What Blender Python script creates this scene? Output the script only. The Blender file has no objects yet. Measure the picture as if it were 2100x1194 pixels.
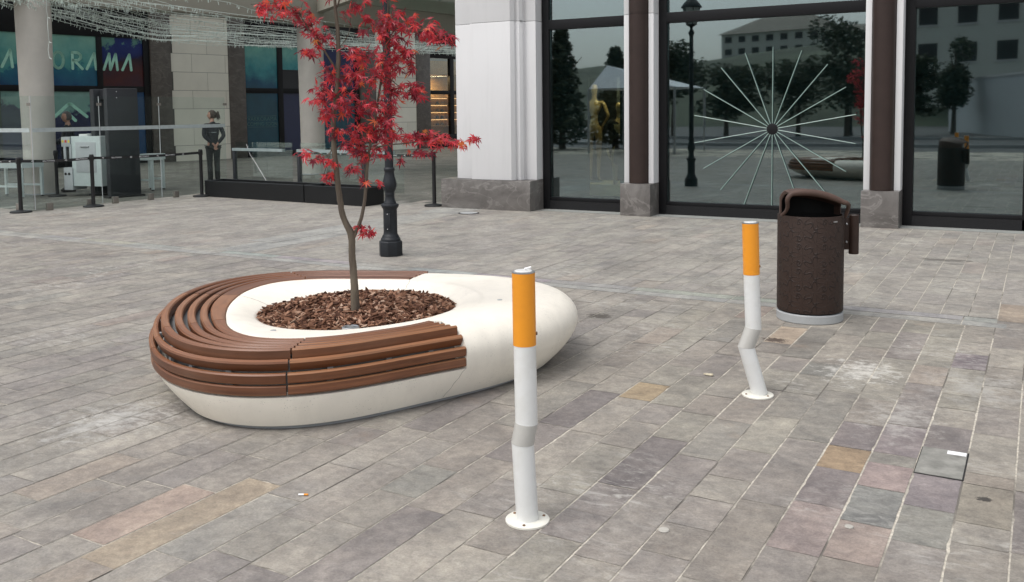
import bpy, bmesh, math, random
import numpy as np
from mathutils import Vector, Matrix, noise
random.seed(7)
R=math.radians
sc=bpy.context.scene
COL=sc.collection
# ---------------------------------------------------------------- camera
f_px,cx,cy=1911.918,1050.0,368.535
pitch,roll,yaw=R(4.22474),R(-0.66453),R(-29.63741)
fwd=Vector((math.sin(yaw)*math.cos(pitch),math.cos(yaw)*math.cos(pitch),-math.sin(pitch)))
right=Vector((math.cos(yaw),-math.sin(yaw),0)); up=right.cross(fwd)
r2=right*math.cos(roll)+up*math.sin(roll); u2=-right*math.sin(roll)+up*math.cos(roll)
cam=bpy.data.cameras.new('camera'); camo=bpy.data.objects.new('camera',cam); COL.objects.link(camo)
m=Matrix((r2,u2,-fwd)).transposed().to_4x4(); m.translation=Vector((0,0,1.65)); camo.matrix_world=m
cam.sensor_width=36; cam.lens=36*f_px/2100; cam.shift_x=0; cam.shift_y=-(597-cy)/2100
cam.clip_end=2000; cam.clip_start=.05
sc.camera=camo
sc.render.resolution_x=1024; sc.render.resolution_y=582
# ---------------------------------------------------------------- sky and sun
W=bpy.data.worlds.new('World'); sc.world=W; W.use_nodes=True
wn=W.node_tree.nodes; wl=W.node_tree.links
SUN_EL,SUN_AZ=R(62),R(205)     # azimuth clockwise from +Y (north)
sky=wn.new('ShaderNodeTexSky'); sky.sky_type='NISHITA'; sky.sun_disc=False
sky.sun_elevation=SUN_EL; sky.sun_rotation=SUN_AZ; sky.air_density=1.0; sky.dust_density=3.0; sky.ozone_density=1.0
hs=wn.new('ShaderNodeHueSaturation'); hs.inputs['Saturation'].default_value=.25
wl.new(sky.outputs[0],hs.inputs['Color']); wl.new(hs.outputs[0],wn['Background'].inputs['Color'])
wn['Background'].inputs['Strength'].default_value=.145
sl=bpy.data.lights.new('sun','SUN'); sl.energy=.75; sl.angle=R(35); sl.color=(1,.97,.93)
so=bpy.data.objects.new('sun',sl); COL.objects.link(so)
sd=Vector((math.sin(SUN_AZ)*math.cos(SUN_EL),math.cos(SUN_AZ)*math.cos(SUN_EL),math.sin(SUN_EL)))
so.rotation_euler=sd.to_track_quat('Z','Y').to_euler(); so.location=(0,0,30)
sc.view_settings.view_transform='Standard'; sc.view_settings.look='None'
sc.view_settings.exposure=0.70; sc.view_settings.gamma=1
sc.render.engine='CYCLES'
sc.cycles.transparent_max_bounces=24; sc.cycles.max_bounces=8

# ---------------------------------------------------------------- helpers
def wmat(o):
    if o is None: return Matrix.Identity(4)
    w=o.matrix_basis.copy()
    if o.parent: w=wmat(o.parent)@o.matrix_parent_inverse@w
    return w
def tag(o,label=None,cat=None,group=None,kind=None):
    if label: o['label']=label
    if cat: o['category']=cat
    if group: o['group']=group
    if kind: o['kind']=kind
    return o
def thing(name,label,cat,loc=(0,0,0),rz=0,group=None):
    o=bpy.data.objects.new(name,None); COL.objects.link(o); o.location=loc; o.rotation_euler=(0,0,rz)
    o.empty_display_size=.1
    return tag(o,label,cat,group)
class MB:
    def __init__(s): s.v=[]; s.f=[]; s.attr=None
    def add(s,vs,fs):
        n=len(s.v); s.v+= [tuple(p) for p in vs]; s.f+=[tuple(n+i for i in q) for q in fs]; return s
    def box(s,c,d,rz=0,tilt=None):
        hx,hy,hz=d[0]/2,d[1]/2,d[2]/2
        P=[Vector((x,y,z)) for x in(-hx,hx) for y in(-hy,hy) for z in(-hz,hz)]
        M=Matrix.Rotation(rz,3,'Z')
        if tilt is not None: M=M@tilt
        c=Vector(c)
        return s.add([c+M@p for p in P],[(0,1,3,2),(4,6,7,5),(0,4,5,1),(2,3,7,6),(0,2,6,4),(1,5,7,3)])
    def lo(s,a,b): # box from corners
        a=Vector(a);b=Vector(b); return s.box((a+b)/2,[abs(b[i]-a[i]) for i in range(3)])
    def lathe(s,prof,c=(0,0,0),n=32,cap=True,tilt=None,phase=0):
        c=Vector(c);vs=[];fs=[]
        for r,z in prof:
            for i in range(n):
                a=2*math.pi*i/n+phase; p=Vector((r*math.cos(a),r*math.sin(a),z))
                if tilt is not None:p=tilt@p
                vs.append(c+p)
        for j in range(len(prof)-1):
            for i in range(n):
                k=(i+1)%n; fs.append((j*n+i,j*n+k,(j+1)*n+k,(j+1)*n+i))
        if cap:
            fs.append(tuple(range(n-1,-1,-1))); fs.append(tuple((len(prof)-1)*n+i for i in range(n)))
        return s.add(vs,fs)
    def tube(s,pts,rad,n=8,cap=True):
        pts=[Vector(p) for p in pts]; 
        if not hasattr(rad,'__len__'): rad=[rad]*len(pts)
        vs=[];fs=[]; ref=Vector((0,0,1))
        t0=(pts[1]-pts[0]).normalized()
        if abs(t0.dot(ref))>.9: ref=Vector((1,0,0))
        nrm=t0.cross(ref).normalized()
        for i,p in enumerate(pts):
            if i==0:t=t0
            elif i==len(pts)-1:t=(pts[i]-pts[i-1]).normalized()
            else:t=((pts[i+1]-pts[i]).normalized()+(pts[i]-pts[i-1]).normalized()).normalized()
            nrm=(nrm-t*nrm.dot(t)).normalized(); b=t.cross(nrm)
            for k in range(n):
                a=2*math.pi*k/n; vs.append(p+(nrm*math.cos(a)+b*math.sin(a))*rad[i])
        for j in range(len(pts)-1):
            for i in range(n):
                k=(i+1)%n; fs.append((j*n+i,j*n+k,(j+1)*n+k,(j+1)*n+i))
        if cap: fs.append(tuple(range(n-1,-1,-1))); fs.append(tuple((len(pts)-1)*n+i for i in range(n)))
        return s.add(vs,fs)
    def build(s,name,mat,parent=None,smooth=False,bevel=0,ang=35,seg=2,uvattr=None):
        me=bpy.data.meshes.new(name); me.from_pydata(s.v,[],s.f); me.validate()
        o=bpy.data.objects.new(name,me); COL.objects.link(o)
        me.materials.append(mat)
        if parent is not None:
            o.parent=parent; o.matrix_parent_inverse=wmat(parent).inverted()
        bm=bmesh.new(); bm.from_mesh(me); bmesh.ops.recalc_face_normals(bm,faces=bm.faces)
        if bevel>0:
            es=[e for e in bm.edges if len(e.link_faces)==2 and e.calc_face_angle(0)>R(30)]
            bmesh.ops.bevel(bm,geom=es,offset=bevel,segments=seg,affect='EDGES',profile=.6,clamp_overlap=True)
        bm.to_mesh(me); bm.free()
        if smooth or bevel>0:
            me.polygons.foreach_set('use_smooth',[True]*len(me.polygons))
            me.set_sharp_from_angle(angle=R(ang))
        return o
def stroke(mb,pts,w,t,o,ux,uy,n=8):
    """thick rounded stroke in the plane spanned by ux,uy at origin o, extruded t along the normal"""
    ux=Vector(ux);uy=Vector(uy);nn=ux.cross(uy);o=Vector(o)
    for (a,b) in zip(pts[:-1],pts[1:]):
        a2=Vector(a);b2=Vector(b);d=b2-a2;L=d.length
        if L<1e-6: continue
        d/=L;ang=math.atan2(d.y,d.x);poly=[]
        for i in range(n+1): q=ang+math.pi/2+math.pi*i/n; poly.append((a2.x+w/2*math.cos(q),a2.y+w/2*math.sin(q)))
        for i in range(n+1): q=ang-math.pi/2+math.pi*i/n; poly.append((b2.x+w/2*math.cos(q),b2.y+w/2*math.sin(q)))
        vs=[o+ux*x+uy*y for x,y in poly]+[o+ux*x+uy*y+nn*t for x,y in poly];N=len(poly)
        mb.add(vs,[tuple(range(N-1,-1,-1)),tuple(range(N,2*N))]+[(i,(i+1)%N,N+(i+1)%N,N+i) for i in range(N)])
def text_obj(txt,size,mat,origin,ux,uy,name,parent,ext=.002,align='CENTER',shear=0):
    cu=bpy.data.curves.new(name,'FONT'); cu.body=txt; cu.size=size; cu.extrude=ext; cu.align_x=align; cu.shear=shear
    t=bpy.data.objects.new('tmp',cu); COL.objects.link(t)
    dg=bpy.context.evaluated_depsgraph_get(); me=bpy.data.meshes.new_from_object(t.evaluated_get(dg))
    bpy.data.objects.remove(t)
    ux=Vector(ux);uy=Vector(uy);n=ux.cross(uy)
    M=Matrix((ux,uy,n)).transposed().to_4x4(); M.translation=Vector(origin)
    me.transform(M); me.name=name
    o=bpy.data.objects.new(name,me); COL.objects.link(o); me.materials.clear(); me.materials.append(mat)
    if parent is not None: o.parent=parent; o.matrix_parent_inverse=wmat(parent).inverted()
    return o
def copy_tree(o,parent=None):
    c=o.copy(); COL.objects.link(c)
    if parent is not None: c.parent=parent
    for ch in list(o.children): copy_tree(ch,c)
    return c
def relabel(o,label,group=None):
    o['label']=label
    if group:o['group']=group
# ---------------------------------------------------------------- materials
class N:
    def __init__(s,name):
        s.m=bpy.data.materials.new(name); s.m.use_nodes=True; s.t=s.m.node_tree; s.n=s.t.nodes; s.b=s.n['Principled BSDF']; s.out=s.n['Material Output']
    def new(s,t,**k):
        x=s.n.new(t)
        for a,v in k.items(): setattr(x,a,v)
        return x
    def L(s,a,b): s.t.links.new(a,b)
    def noise(s,scale,detail=4,rough=.6,vec=None,dist=0):
        x=s.new('ShaderNodeTexNoise'); x.inputs['Scale'].default_value=scale; x.inputs['Detail'].default_value=detail; x.inputs['Roughness'].default_value=rough; x.inputs['Distortion'].default_value=dist
        s.L(vec if vec is not None else s.coord(),x.inputs['Vector']); return x
    def coord(s,kind='Object'):
        if not hasattr(s,'_c'): s._c=s.new('ShaderNodeTexCoord')
        return s._c.outputs[kind]
    def map(s,scale=(1,1,1),rot=(0,0,0),vec=None):
        x=s.new('ShaderNodeMapping'); x.inputs['Scale'].default_value=scale; x.inputs['Rotation'].default_value=rot
        s.L(vec if vec is not None else s.coord(),x.inputs['Vector']); return x.outputs[0]
    def ramp(s,fac,stops,interp='LINEAR'):
        x=s.new('ShaderNodeValToRGB'); s.L(fac,x.inputs[0]); e=x.color_ramp.elements; x.color_ramp.interpolation=interp
        while len(e)<len(stops): e.new(.5)
        for i,(p,c) in enumerate(stops):
            e[i].position=p; e[i].color=(*c,1) if hasattr(c,'__len__') else (c,c,c,1)
        return x.outputs[0]
    def mix(s,fac,a,b,mode='MIX'):
        x=s.new('ShaderNodeMix',data_type='RGBA',blend_type=mode)
        for v,i in ((fac,0),(a,6),(b,7)):
            if hasattr(v,'is_linked') or isinstance(v,bpy.types.NodeSocket): s.L(v,x.inputs[i])
            else: x.inputs[i].default_value=(v if i==0 else (*v,1))
        return x.outputs[2]
    def bump(s,h,st=.3,d=.01):
        x=s.new('ShaderNodeBump'); x.inputs['Strength'].default_value=st; x.inputs['Distance'].default_value=d; s.L(h,x.inputs['Height']); s.L(x.outputs[0],s.b.inputs['Normal'])
    def set(s,**k):
        for a,v in k.items():
            i=s.b.inputs[a.replace('_',' ')]
            if isinstance(v,bpy.types.NodeSocket): s.L(v,i)
            else: i.default_value=(*v,1) if (hasattr(v,'__len__') and len(v)==3 and 'Color' in a) else v
        return s
def simple(name,col,rough=.5,metal=0,var=.12,scale=12,bump=.0,bscale=60,spec=.5,coat=0):
    k=N(name); n=k.noise(scale,5)
    c=k.mix(k.ramp(n.outputs[0],[(.3,0),(.7,1)]),tuple(x*(1-var) for x in col),tuple(min(1,x*(1+var)) for x in col))
    k.set(Base_Color=c,Roughness=rough,Metallic=metal); k.b.inputs['Specular IOR Level'].default_value=spec
    if coat: k.b.inputs['Coat Weight'].default_value=coat; k.b.inputs['Coat Roughness'].default_value=.1
    if bump: k.bump(k.noise(bscale,4).outputs[0],bump,.004)
    return k.m
def emis(name,col,st):
    k=N(name); k.set(Base_Color=col,Roughness=.5); k.b.inputs['Emission Color'].default_value=(*col,1); k.b.inputs['Emission Strength'].default_value=st; return k.m
def glassmat(name,tint=(.8,.88,.86),refl=.12,edge=.8,rough=0.0,bumpy=0):
    k=N(name); k.n.remove(k.b)
    tr=k.new('ShaderNodeBsdfTransparent'); tr.inputs[0].default_value=(*tint,1)
    gl=k.new('ShaderNodeBsdfGlossy'); gl.inputs['Roughness'].default_value=rough; gl.inputs['Color'].default_value=(.88,.98,1,1)
    fr=k.new('ShaderNodeFresnel'); fr.inputs[0].default_value=1.5
    mr=k.new('ShaderNodeMapRange'); mr.inputs['From Min'].default_value=.04; mr.inputs['From Max'].default_value=1; mr.inputs['To Min'].default_value=refl; mr.inputs['To Max'].default_value=edge
    k.L(fr.outputs[0],mr.inputs['Value'])
    if bumpy:
        bp=k.new('ShaderNodeBump'); bp.inputs['Strength'].default_value=bumpy; bp.inputs['Distance'].default_value=.01
        nz=k.noise(.8,2,.5); k.L(nz.outputs[0],bp.inputs['Height']); k.L(bp.outputs[0],gl.inputs['Normal'])
    mx=k.new('ShaderNodeMixShader'); k.L(mr.outputs[0],mx.inputs[0]); k.L(tr.outputs[0],mx.inputs[1]); k.L(gl.outputs[0],mx.inputs[2]); k.L(mx.outputs[0],k.out.inputs['Surface'])
    return k.m
STAINS=[(-.95,6.05,.30,.42,(.62,.60,.55),.75,13),(-.62,5.2,.25,.5,(.50,.48,.44),.5,11),(-4.35,3.22,.35,.5,(.50,.49,.46),.55,12),(-1.62,6.60,.10,.07,(.07,.05,.04),.9,30),(-3.05,6.75,.12,.10,(.07,.06,.05),.85,28),(-.17,4.28,.035,.03,(.05,.045,.04),.95,40),(-.85,10.9,.30,.10,(.09,.08,.07),.7,9),(-.30,5.95,.35,.6,(.46,.45,.42),.4,8)]
def paving_mat():
    k=N('paving_stone'); a=k.new('ShaderNodeVertexColor',layer_name='slab'); co=k.coord()
    # per-slab offset so that veins do not run across joints
    off=k.new('ShaderNodeVectorMath',operation='MULTIPLY_ADD'); k.L(a.outputs['Color'],off.inputs[0]); off.inputs[1].default_value=(37,53,29); k.L(co,off.inputs[2])
    cloud=k.noise(3.2,6,.62,vec=off.outputs[0],dist=.6)
    vein=k.noise(9,7,.7,vec=k.map((.8,1.3,1),vec=off.outputs[0]),dist=.8)
    fine=k.noise(95,4,.75)
    wear=k.noise(1.1,5,.6)
    c=k.mix(k.ramp(cloud.outputs[0],[(.28,.0),(.72,1)]),(.78,.785,.80),(1.20,1.18,1.15))
    c1=k.mix(1.0,a.outputs['Color'],c,'MULTIPLY')
    c2=k.mix(k.ramp(vein.outputs[0],[(.38,.0),(.62,1.)]),(.91,.91,.92),(1.08,1.075,1.06))
    c1=k.mix(1.0,c1,c2,'MULTIPLY')
    f2=k.mix(k.ramp(fine.outputs[0],[(.3,0),(.7,1)]),(.80,.80,.80),(1.16,1.16,1.16))
    c1=k.mix(1.0,c1,f2,'MULTIPLY')
    pat=k.noise(1.7,7,.7,vec=k.map((1.3,.8,1)),dist=.8)
    c1=k.mix(1.0,c1,k.mix(k.ramp(pat.outputs[0],[(.34,0),(.66,1)]),(.80,.79,.79),(1.17,1.17,1.155)),'MULTIPLY')
    mot=k.noise(22,6,.72,vec=off.outputs[0],dist=.5)
    c1=k.mix(1.0,c1,k.mix(k.ramp(mot.outputs[0],[(.36,0),(.64,1)]),(.84,.83,.83),(1.13,1.13,1.12)),'MULTIPLY')
    # rusty bleed in some slabs
    rust=k.noise(2.4,4,.6,vec=off.outputs[0],dist=.4)
    c1=k.mix(k.ramp(rust.outputs[0],[(.64,0),(.78,.28)]),c1,(.30,.215,.15))
    # lime bloom
    b1=k.noise(1.0,3,.5); b2=k.noise(14,8,.75,vec=k.map((.6,1.3,1)),dist=1.0)
    ml=k.new('ShaderNodeMath',operation='MULTIPLY'); k.L(k.ramp(b1.outputs[0],[(.50,0),(.68,1)]),ml.inputs[0]); k.L(k.ramp(b2.outputs[0],[(.50,0),(.66,.8)]),ml.inputs[1])
    c1=k.mix(ml.outputs[0],c1,(.50,.48,.44))
    def stain(x0,y0,rx,ry,col,amt,thr,c1):
        sp_=k.new('ShaderNodeSeparateXYZ'); k.L(co,sp_.inputs[0])
        def mm(op,a,b=None):
            z=k.new('ShaderNodeMath',operation=op)
            for i,v in enumerate((a,b)):
                if v is None: continue
                if isinstance(v,bpy.types.NodeSocket): k.L(v,z.inputs[i])
                else: z.inputs[i].default_value=v
            return z.outputs[0]
        a_=mm('DIVIDE',mm('SUBTRACT',sp_.outputs[0],x0),rx); b_=mm('DIVIDE',mm('SUBTRACT',sp_.outputs[1],y0),ry)
        d=mm('SQRT',mm('ADD',mm('MULTIPLY',a_,a_),mm('MULTIPLY',b_,b_)))
        n_=k.noise(thr,8,.75)
        v=mm('SUBTRACT',n_.outputs[0],mm('MULTIPLY',d,.22 if col[0]>.2 else .3))
        return k.mix(k.ramp(v,[(.34,0),(.52,amt)] if col[0]>.2 else [(.22,0),(.30,amt)]),c1,col)
    for st_ in STAINS: c1=stain(*st_,c1)
    # fine dark grit
    sp=k.new('ShaderNodeTexVoronoi'); sp.inputs['Scale'].default_value=16; k.L(co,sp.inputs['Vector'])
    c1=k.mix(k.ramp(sp.outputs['Distance'],[(.025,.75),(.05,0)]),c1,(.06,.055,.05))
    k.set(Base_Color=c1,Roughness=k.ramp(wear.outputs[0],[(.3,.5),(.7,.75)]))
    k.b.inputs['Specular IOR Level'].default_value=.35
    h=k.new('ShaderNodeMath',operation='ADD'); k.L(vein.outputs[0],h.inputs[0]); k.L(k.noise(45,4).outputs[0],h.inputs[1])
    k.bump(h.outputs[0],.35,.006)
    return k.m
def grout_mat():
    k=N('grout'); n1=k.noise(1.3,4,.6); n2=k.noise(30,4)
    c=k.mix(k.ramp(n1.outputs[0],[(.39,0),(.51,1)]),(.16,.145,.125),(.62,.57,.48))
    c=k.mix(k.ramp(n2.outputs[0],[(.35,.5),(.6,0)]),c,(.12,.11,.095))
    k.set(Base_Color=c,Roughness=.9); return k.m
def wood_mat():
    k=N('hardwood_slat'); g=k.new('ShaderNodeNewGeometry'); 
    c=k.ramp(g.outputs['Random Per Island'],[(0,(.095,.034,.014)),(.3,(.155,.058,.024)),(.65,(.21,.084,.036)),(1,(.30,.14,.065))])
    at=k.new('ShaderNodeUVMap'); 
    st=k.noise(1.0,6,.6,vec=k.map((3,160,1),vec=at.outputs[0]),dist=.3); bl=k.noise(3,4,.5)
    c=k.mix(1,c,k.mix(k.ramp(st.outputs[0],[(.3,0),(.7,1)]),(.68,.64,.60),(1.28,1.25,1.2)),'MULTIPLY')
    c=k.mix(k.ramp(bl.outputs[0],[(.45,0),(.75,.25)]),c,(.22,.13,.085))
    k.set(Base_Color=c,Roughness=.42); k.bump(st.outputs[0],.15,.002); return k.m
def concrete_mat(name,col,speck=.5,dirt=.0):
    k=N(name); n=k.noise(2.5,6,.6)
    c=k.mix(k.ramp(n.outputs[0],[(.3,0),(.7,1)]),tuple(x*.9 for x in col),tuple(min(1,x*1.04) for x in col))
    v=k.new('ShaderNodeTexVoronoi'); v.inputs['Scale'].default_value=70; k.L(k.coord(),v.inputs['Vector'])
    ms=k.noise(8,3); mm=k.new('ShaderNodeMath',operation='MULTIPLY'); k.L(k.ramp(v.outputs['Distance'],[(.10,1),(.2,0)]),mm.inputs[0]); k.L(k.ramp(ms.outputs[0],[(.45,0),(.6,speck)]),mm.inputs[1])
    c=k.mix(mm.outputs[0],c,tuple(x*.55 for x in col))
    st=k.noise(5,6,.7,vec=k.map((1,1,.25)))
    c=k.mix(k.ramp(st.outputs[0],[(.5,0),(.75,.22+dirt)]),c,tuple(x*.68 for x in col))
    k.set(Base_Color=c,Roughness=.6); k.bump(k.noise(90,5).outputs[0],.12,.003); return k.m
def marble_mat(name,a,b,vein=(.5,.48,.45)):
    k=N(name); n=k.noise(2.2,7,.62,dist=1.5); c=k.mix(k.ramp(n.outputs[0],[(.3,0),(.7,1)]),a,b)
    w=k.noise(1.3,6,.55,vec=k.map((1,1,2.2),(.2,.9,.3)),dist=1.2); c=k.mix(k.ramp(w.outputs[0],[(.47,0),(.5,.42),(.512,0)]),c,vein)
    k.set(Base_Color=c,Roughness=.35); return k.m
def island_mat(name,stops,rough=.6,spec=.4,transl=0):
    k=N(name); g=k.new('ShaderNodeNewGeometry'); c=k.ramp(g.outputs['Random Per Island'],stops)
    n=k.noise(40,4); c=k.mix(1,c,k.mix(n.outputs[0],(.7,.7,.7),(1.3,1.3,1.3)),'MULTIPLY')
    k.set(Base_Color=c,Roughness=rough); k.b.inputs['Specular IOR Level'].default_value=spec
    if transl:
        t=k.new('ShaderNodeBsdfTranslucent'); k.L(c,t.inputs[0]); mx=k.new('ShaderNodeMixShader'); mx.inputs[0].default_value=transl
        k.L(k.b.outputs[0],mx.inputs[1]); k.L(t.outputs[0],mx.inputs[2]); k.L(mx.outputs[0],k.out.inputs['Surface'])
    return k.m
M_pave=paving_mat(); M_grout=grout_mat(); M_wood=wood_mat()
M_white=concrete_mat('cast_white_concrete',(.84,.79,.69),.9,.16)
M_conc=concrete_mat('grey_concrete',(.36,.37,.37),.6,.2)
M_marble=marble_mat('grey_marble',(.095,.086,.080),(.185,.172,.16),(.32,.30,.28))
M_dstone=marble_mat('dark_brown_stone',(.062,.052,.045),(.11,.095,.082),(.2,.18,.16))
M_granite=simple('black_granite',(.012,.012,.013),.4,0,.4,60,spec=.3)
M_frame=simple('anthracite_frame',(.0055,.0055,.0065),.5,0,.1,spec=.25)
def render_mat(name,col):
    k=N(name); a=k.noise(3,6,.7,vec=k.map((2.2,2.2,.18))); b=k.noise(.9,5,.6)
    c=k.mix(k.ramp(a.outputs[0],[(.5,0),(.78,.5)]),col,tuple(x*.84 for x in col)); c=k.mix(k.ramp(b.outputs[0],[(.4,0),(.7,.4)]),c,tuple(x*.92 for x in col))
    k.set(Base_Color=c,Roughness=.8); k.bump(k.noise(120,5).outputs[0],.15,.003); return k.m
M_pil=render_mat('pale_render',(.64,.635,.635))
M_pilw=simple('warm_render',(.58,.55,.52),.8,0,.03,2.0,.08,150)
M_pipe=simple('brown_metal_pipe',(.032,.0195,.016),.5,.0,.15,4,.08,200,spec=.3)
M_bin=simple('brown_powder_coat',(.030,.0165,.0115),.55,0,.15,5,.2,240,spec=.3)
M_binin=simple('black_liner_and_shade',(.006,.006,.006),.7)
M_hood=simple('faded_brown_plastic',(.075,.042,.031),.65,0,.2,14,.15,200)
def worn(name,col,rough,grime,coat=.2):
    k=N(name); n=k.noise(7,6,.7); sc_=k.noise(60,5,.8,vec=k.map((1,1,.12))); sp_=k.noise(34,4,.7)
    c=k.mix(k.ramp(n.outputs[0],[(.45,0),(.8,.55)]),col,tuple(a*b for a,b in zip(col,(.80,.78,.72))))
    c=k.mix(k.ramp(sc_.outputs[0],[(.66,0),(.72,.5)]),c,grime); c=k.mix(k.ramp(sp_.outputs[0],[(.70,0),(.74,.7)]),c,grime)
    k.set(Base_Color=c,Roughness=k.ramp(n.outputs[0],[(.3,rough),(.7,rough+.2)])); k.b.inputs['Coat Weight'].default_value=coat; k.b.inputs['Coat Roughness'].default_value=.15
    k.bump(n.outputs[0],.15,.004); return k.m
M_or=worn('orange_film',(.80,.30,.012),.35,(.45,.17,.03),.15)
M_wh=worn('white_gloss_paint',(.71,.715,.70),.28,(.42,.37,.29),.3)
M_band=simple('reflective_grey_tape',(.46,.45,.42),.28,0,.05,10,coat=.5)
M_cream=simple('yellowed_white_paint',(.72,.70,.62),.4,0,.08,20)
M_steel=simple('brushed_steel',(.45,.46,.47),.3,.9,.1)
M_rust=simple('rusty_bolt',(.20,.12,.07),.6,.3,.4,90)
M_lamp=simple('dark_cast_iron',(.014,.0165,.020),.5,.0,.15,8,.25,120,spec=.35)
M_bark=N('maple_bark'); 
_n=M_bark.noise(14,6,.65,vec=M_bark.map((1,1,.18))); M_bark.set(Base_Color=M_bark.mix(M_bark.ramp(_n.outputs[0],[(.3,0),(.7,1)]),(.060,.044,.034),(.15,.125,.088)),Roughness=.8); M_bark.bump(_n.outputs[0],.6,.006); M_bark=M_bark.m
M_leaf=island_mat('red_maple_leaf',[(0,(.17,.010,.030)),(.2,(.33,.018,.042)),(.5,(.52,.032,.055)),(.8,(.70,.060,.080)),(.93,(.74,.05,.045)),(.98,(.74,.12,.05)),(1,(.70,.24,.05))],.33,.8,.38)
M_chip=island_mat('bark_chip',[(0,(.045,.020,.012)),(.3,(.10,.045,.027)),(.6,(.18,.088,.052)),(.85,(.30,.165,.105)),(1,(.48,.34,.25))],.8,.2)
M_soil=simple('dark_soil',(.03,.018,.012),.9,0,.4,40)
M_black=simple('black_plastic',(.012,.012,.013),.45)
M_planter=simple('black_planter_sheet',(.008,.0083,.009),.55,0,.12,3,spec=.3)
M_colu=concrete_mat('pale_column_plaster',(.50,.47,.42),.0)
M_beam=simple('beige_soffit',(.30,.285,.235),.8,0,.05,1.5)
M_dkmetal=simple('dark_grey_housing',(.022,.024,.028),.5,0,.1,3)
M_eq=simple('pale_green_grey_enamel',(.52,.58,.57),.4,0,.05)
M_eqg=simple('light_grey_enamel',(.42,.44,.45),.4,0,.05)
M_rubber=simple('dark_rubber',(.02,.02,.02),.7)
M_paint=simple('plain_white_marking',(.8,.8,.8),.6)
M_yel=simple('yellow_marking',(.75,.60,.05),.5)
M_redb=simple('red_button',(.6,.04,.02),.4)
M_cloth=simple('navy_uniform',(.006,.007,.012),.85,0,.2,30)
M_clothp=simple('black_trousers',(.0045,.0055,.007),.85,0,.2,30)
M_skin=simple('skin',(.42,.23,.16),.5,0,.06)
M_hair=simple('brown_hair',(.045,.026,.016),.6,0,.4,90,.4,120)
M_hairg=simple('grey_cropped_hair',(.07,.065,.06),.7,0,.3,90)
M_manq=simple('gold_mannequin_shell',(.55,.36,.16),.32,.15,.08,coat=.3)
M_dress=simple('black_knit_dress',(.012,.011,.012),.9)
M_shopglass=glassmat('dark_shop_glass',(.55,.66,.65),.19,.8,.018,.05)
M_barr=glassmat('clear_barrier_glass',(.935,.965,.955),.006,.2)
M_frost=simple('frosted_rail_strip',(.40,.45,.45),.5)
M_clampm=simple('bronze_glass_clamp',(.24,.22,.195),.45,.5)
M_rod=simple('pale_glass_rod',(.22,.31,.28),.2,0,.15,6)
M_backp=simple('dark_green_backing',(.015,.026,.029),.6,0,.25,.8)
M_light=emis('warm_lamp_lens',(1,.78,.45),9)
M_warm=simple('warm_shop_wall',(.42,.27,.12),.6)
M_bulb=simple('pale_cable_and_bulbs',(.62,.70,.65),.4)
M_tree=island_mat('dark_tree_leaf',[(0,(.030,.040,.026)),(.5,(.055,.070,.042)),(1,(.10,.115,.07))],.6,.3,.2)
M_trunk=simple('grey_brown_trunk',(.08,.06,.045),.9,0,.3,20,.4)

# ================================================================ GROUND
def quad_obj(name,x0,y0,x1,y1,z,mat):
    mb=MB(); mb.add([(x0,y0,z),(x1,y0,z),(x1,y1,z),(x0,y1,z)],[(0,1,2,3)]); o=mb.build(name,mat); tag(o,kind='structure'); return o
M_far=simple('asphalt_and_setts',(.10,.10,.10),.8,0,.3,2)
quad_obj('ground',-420,-420,420,420,-.012,M_far)
quad_obj('plaza_grout',-45,-9,14,47,-.0022,M_grout)
PX0,PW=-.0615,.2025
GREY=[(.240,.222,.196),(.222,.204,.186),(.240,.226,.196),(.214,.202,.180),(.250,.232,.204),(.202,.184,.172),(.228,.208,.184),(.258,.240,.210)]
ODD=[(.275,.232,.19),(.245,.205,.18),(.205,.20,.18),(.27,.238,.205),(.172,.156,.15)]
verts=[];faces=[];cols=[]
special=[]   # (x0,x1,y0,y1,colour)
def course(k): return PX0-PW*k
def sp(k,y0,y1,c): special.append((k,y0,y1,c))   # course k lies between line k+1 (left) and line k (right)
def kc(x): return int(math.floor((PX0-x)/PW))
TAN=(.33,.265,.20);PINK=(.29,.235,.20);OCH=(.31,.21,.11);DK=(.165,.166,.158);PUR=(.182,.162,.158);TANB=(.29,.23,.155)
sp(kc(-3.2),2.236,2.80,PINK); sp(kc(-3.0),2.13,2.99,(.285,.24,.185)); sp(kc(-2.0),4.87,5.20,TANB); sp(kc(-1.58),6.52,7.05,(.36,.30,.235))
sp(kc(-.76),4.33,4.64,(.25,.19,.13)); sp(kc(-.36),4.45,4.815,(.20,.21,.19)); sp(kc(-.16),4.43,4.57,(.24,.215,.185)); sp(kc(-.56),3.80,4.19,DK); sp(kc(-.76),3.9,4.33,PUR)
sp(kc(-.56),3.45,3.80,(.27,.225,.20)); sp(kc(-.76),3.43,3.9,(.255,.215,.20)); sp(kc(-.36),4.07,4.45,(.185,.165,.168)); sp(kc(-.16),4.0,4.43,(.235,.215,.18));sp(kc(-.76),4.64,5.03,PUR)
sp(kc(-.56),4.64,5.1,(.21,.185,.185)); sp(kc(-.36),6.4,6.8,(.19,.165,.17)); sp(kc(-.56),4.19,4.5,(.245,.2,.19)); sp(kc(-2.8),2.3,2.9,(.225,.215,.195))
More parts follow.
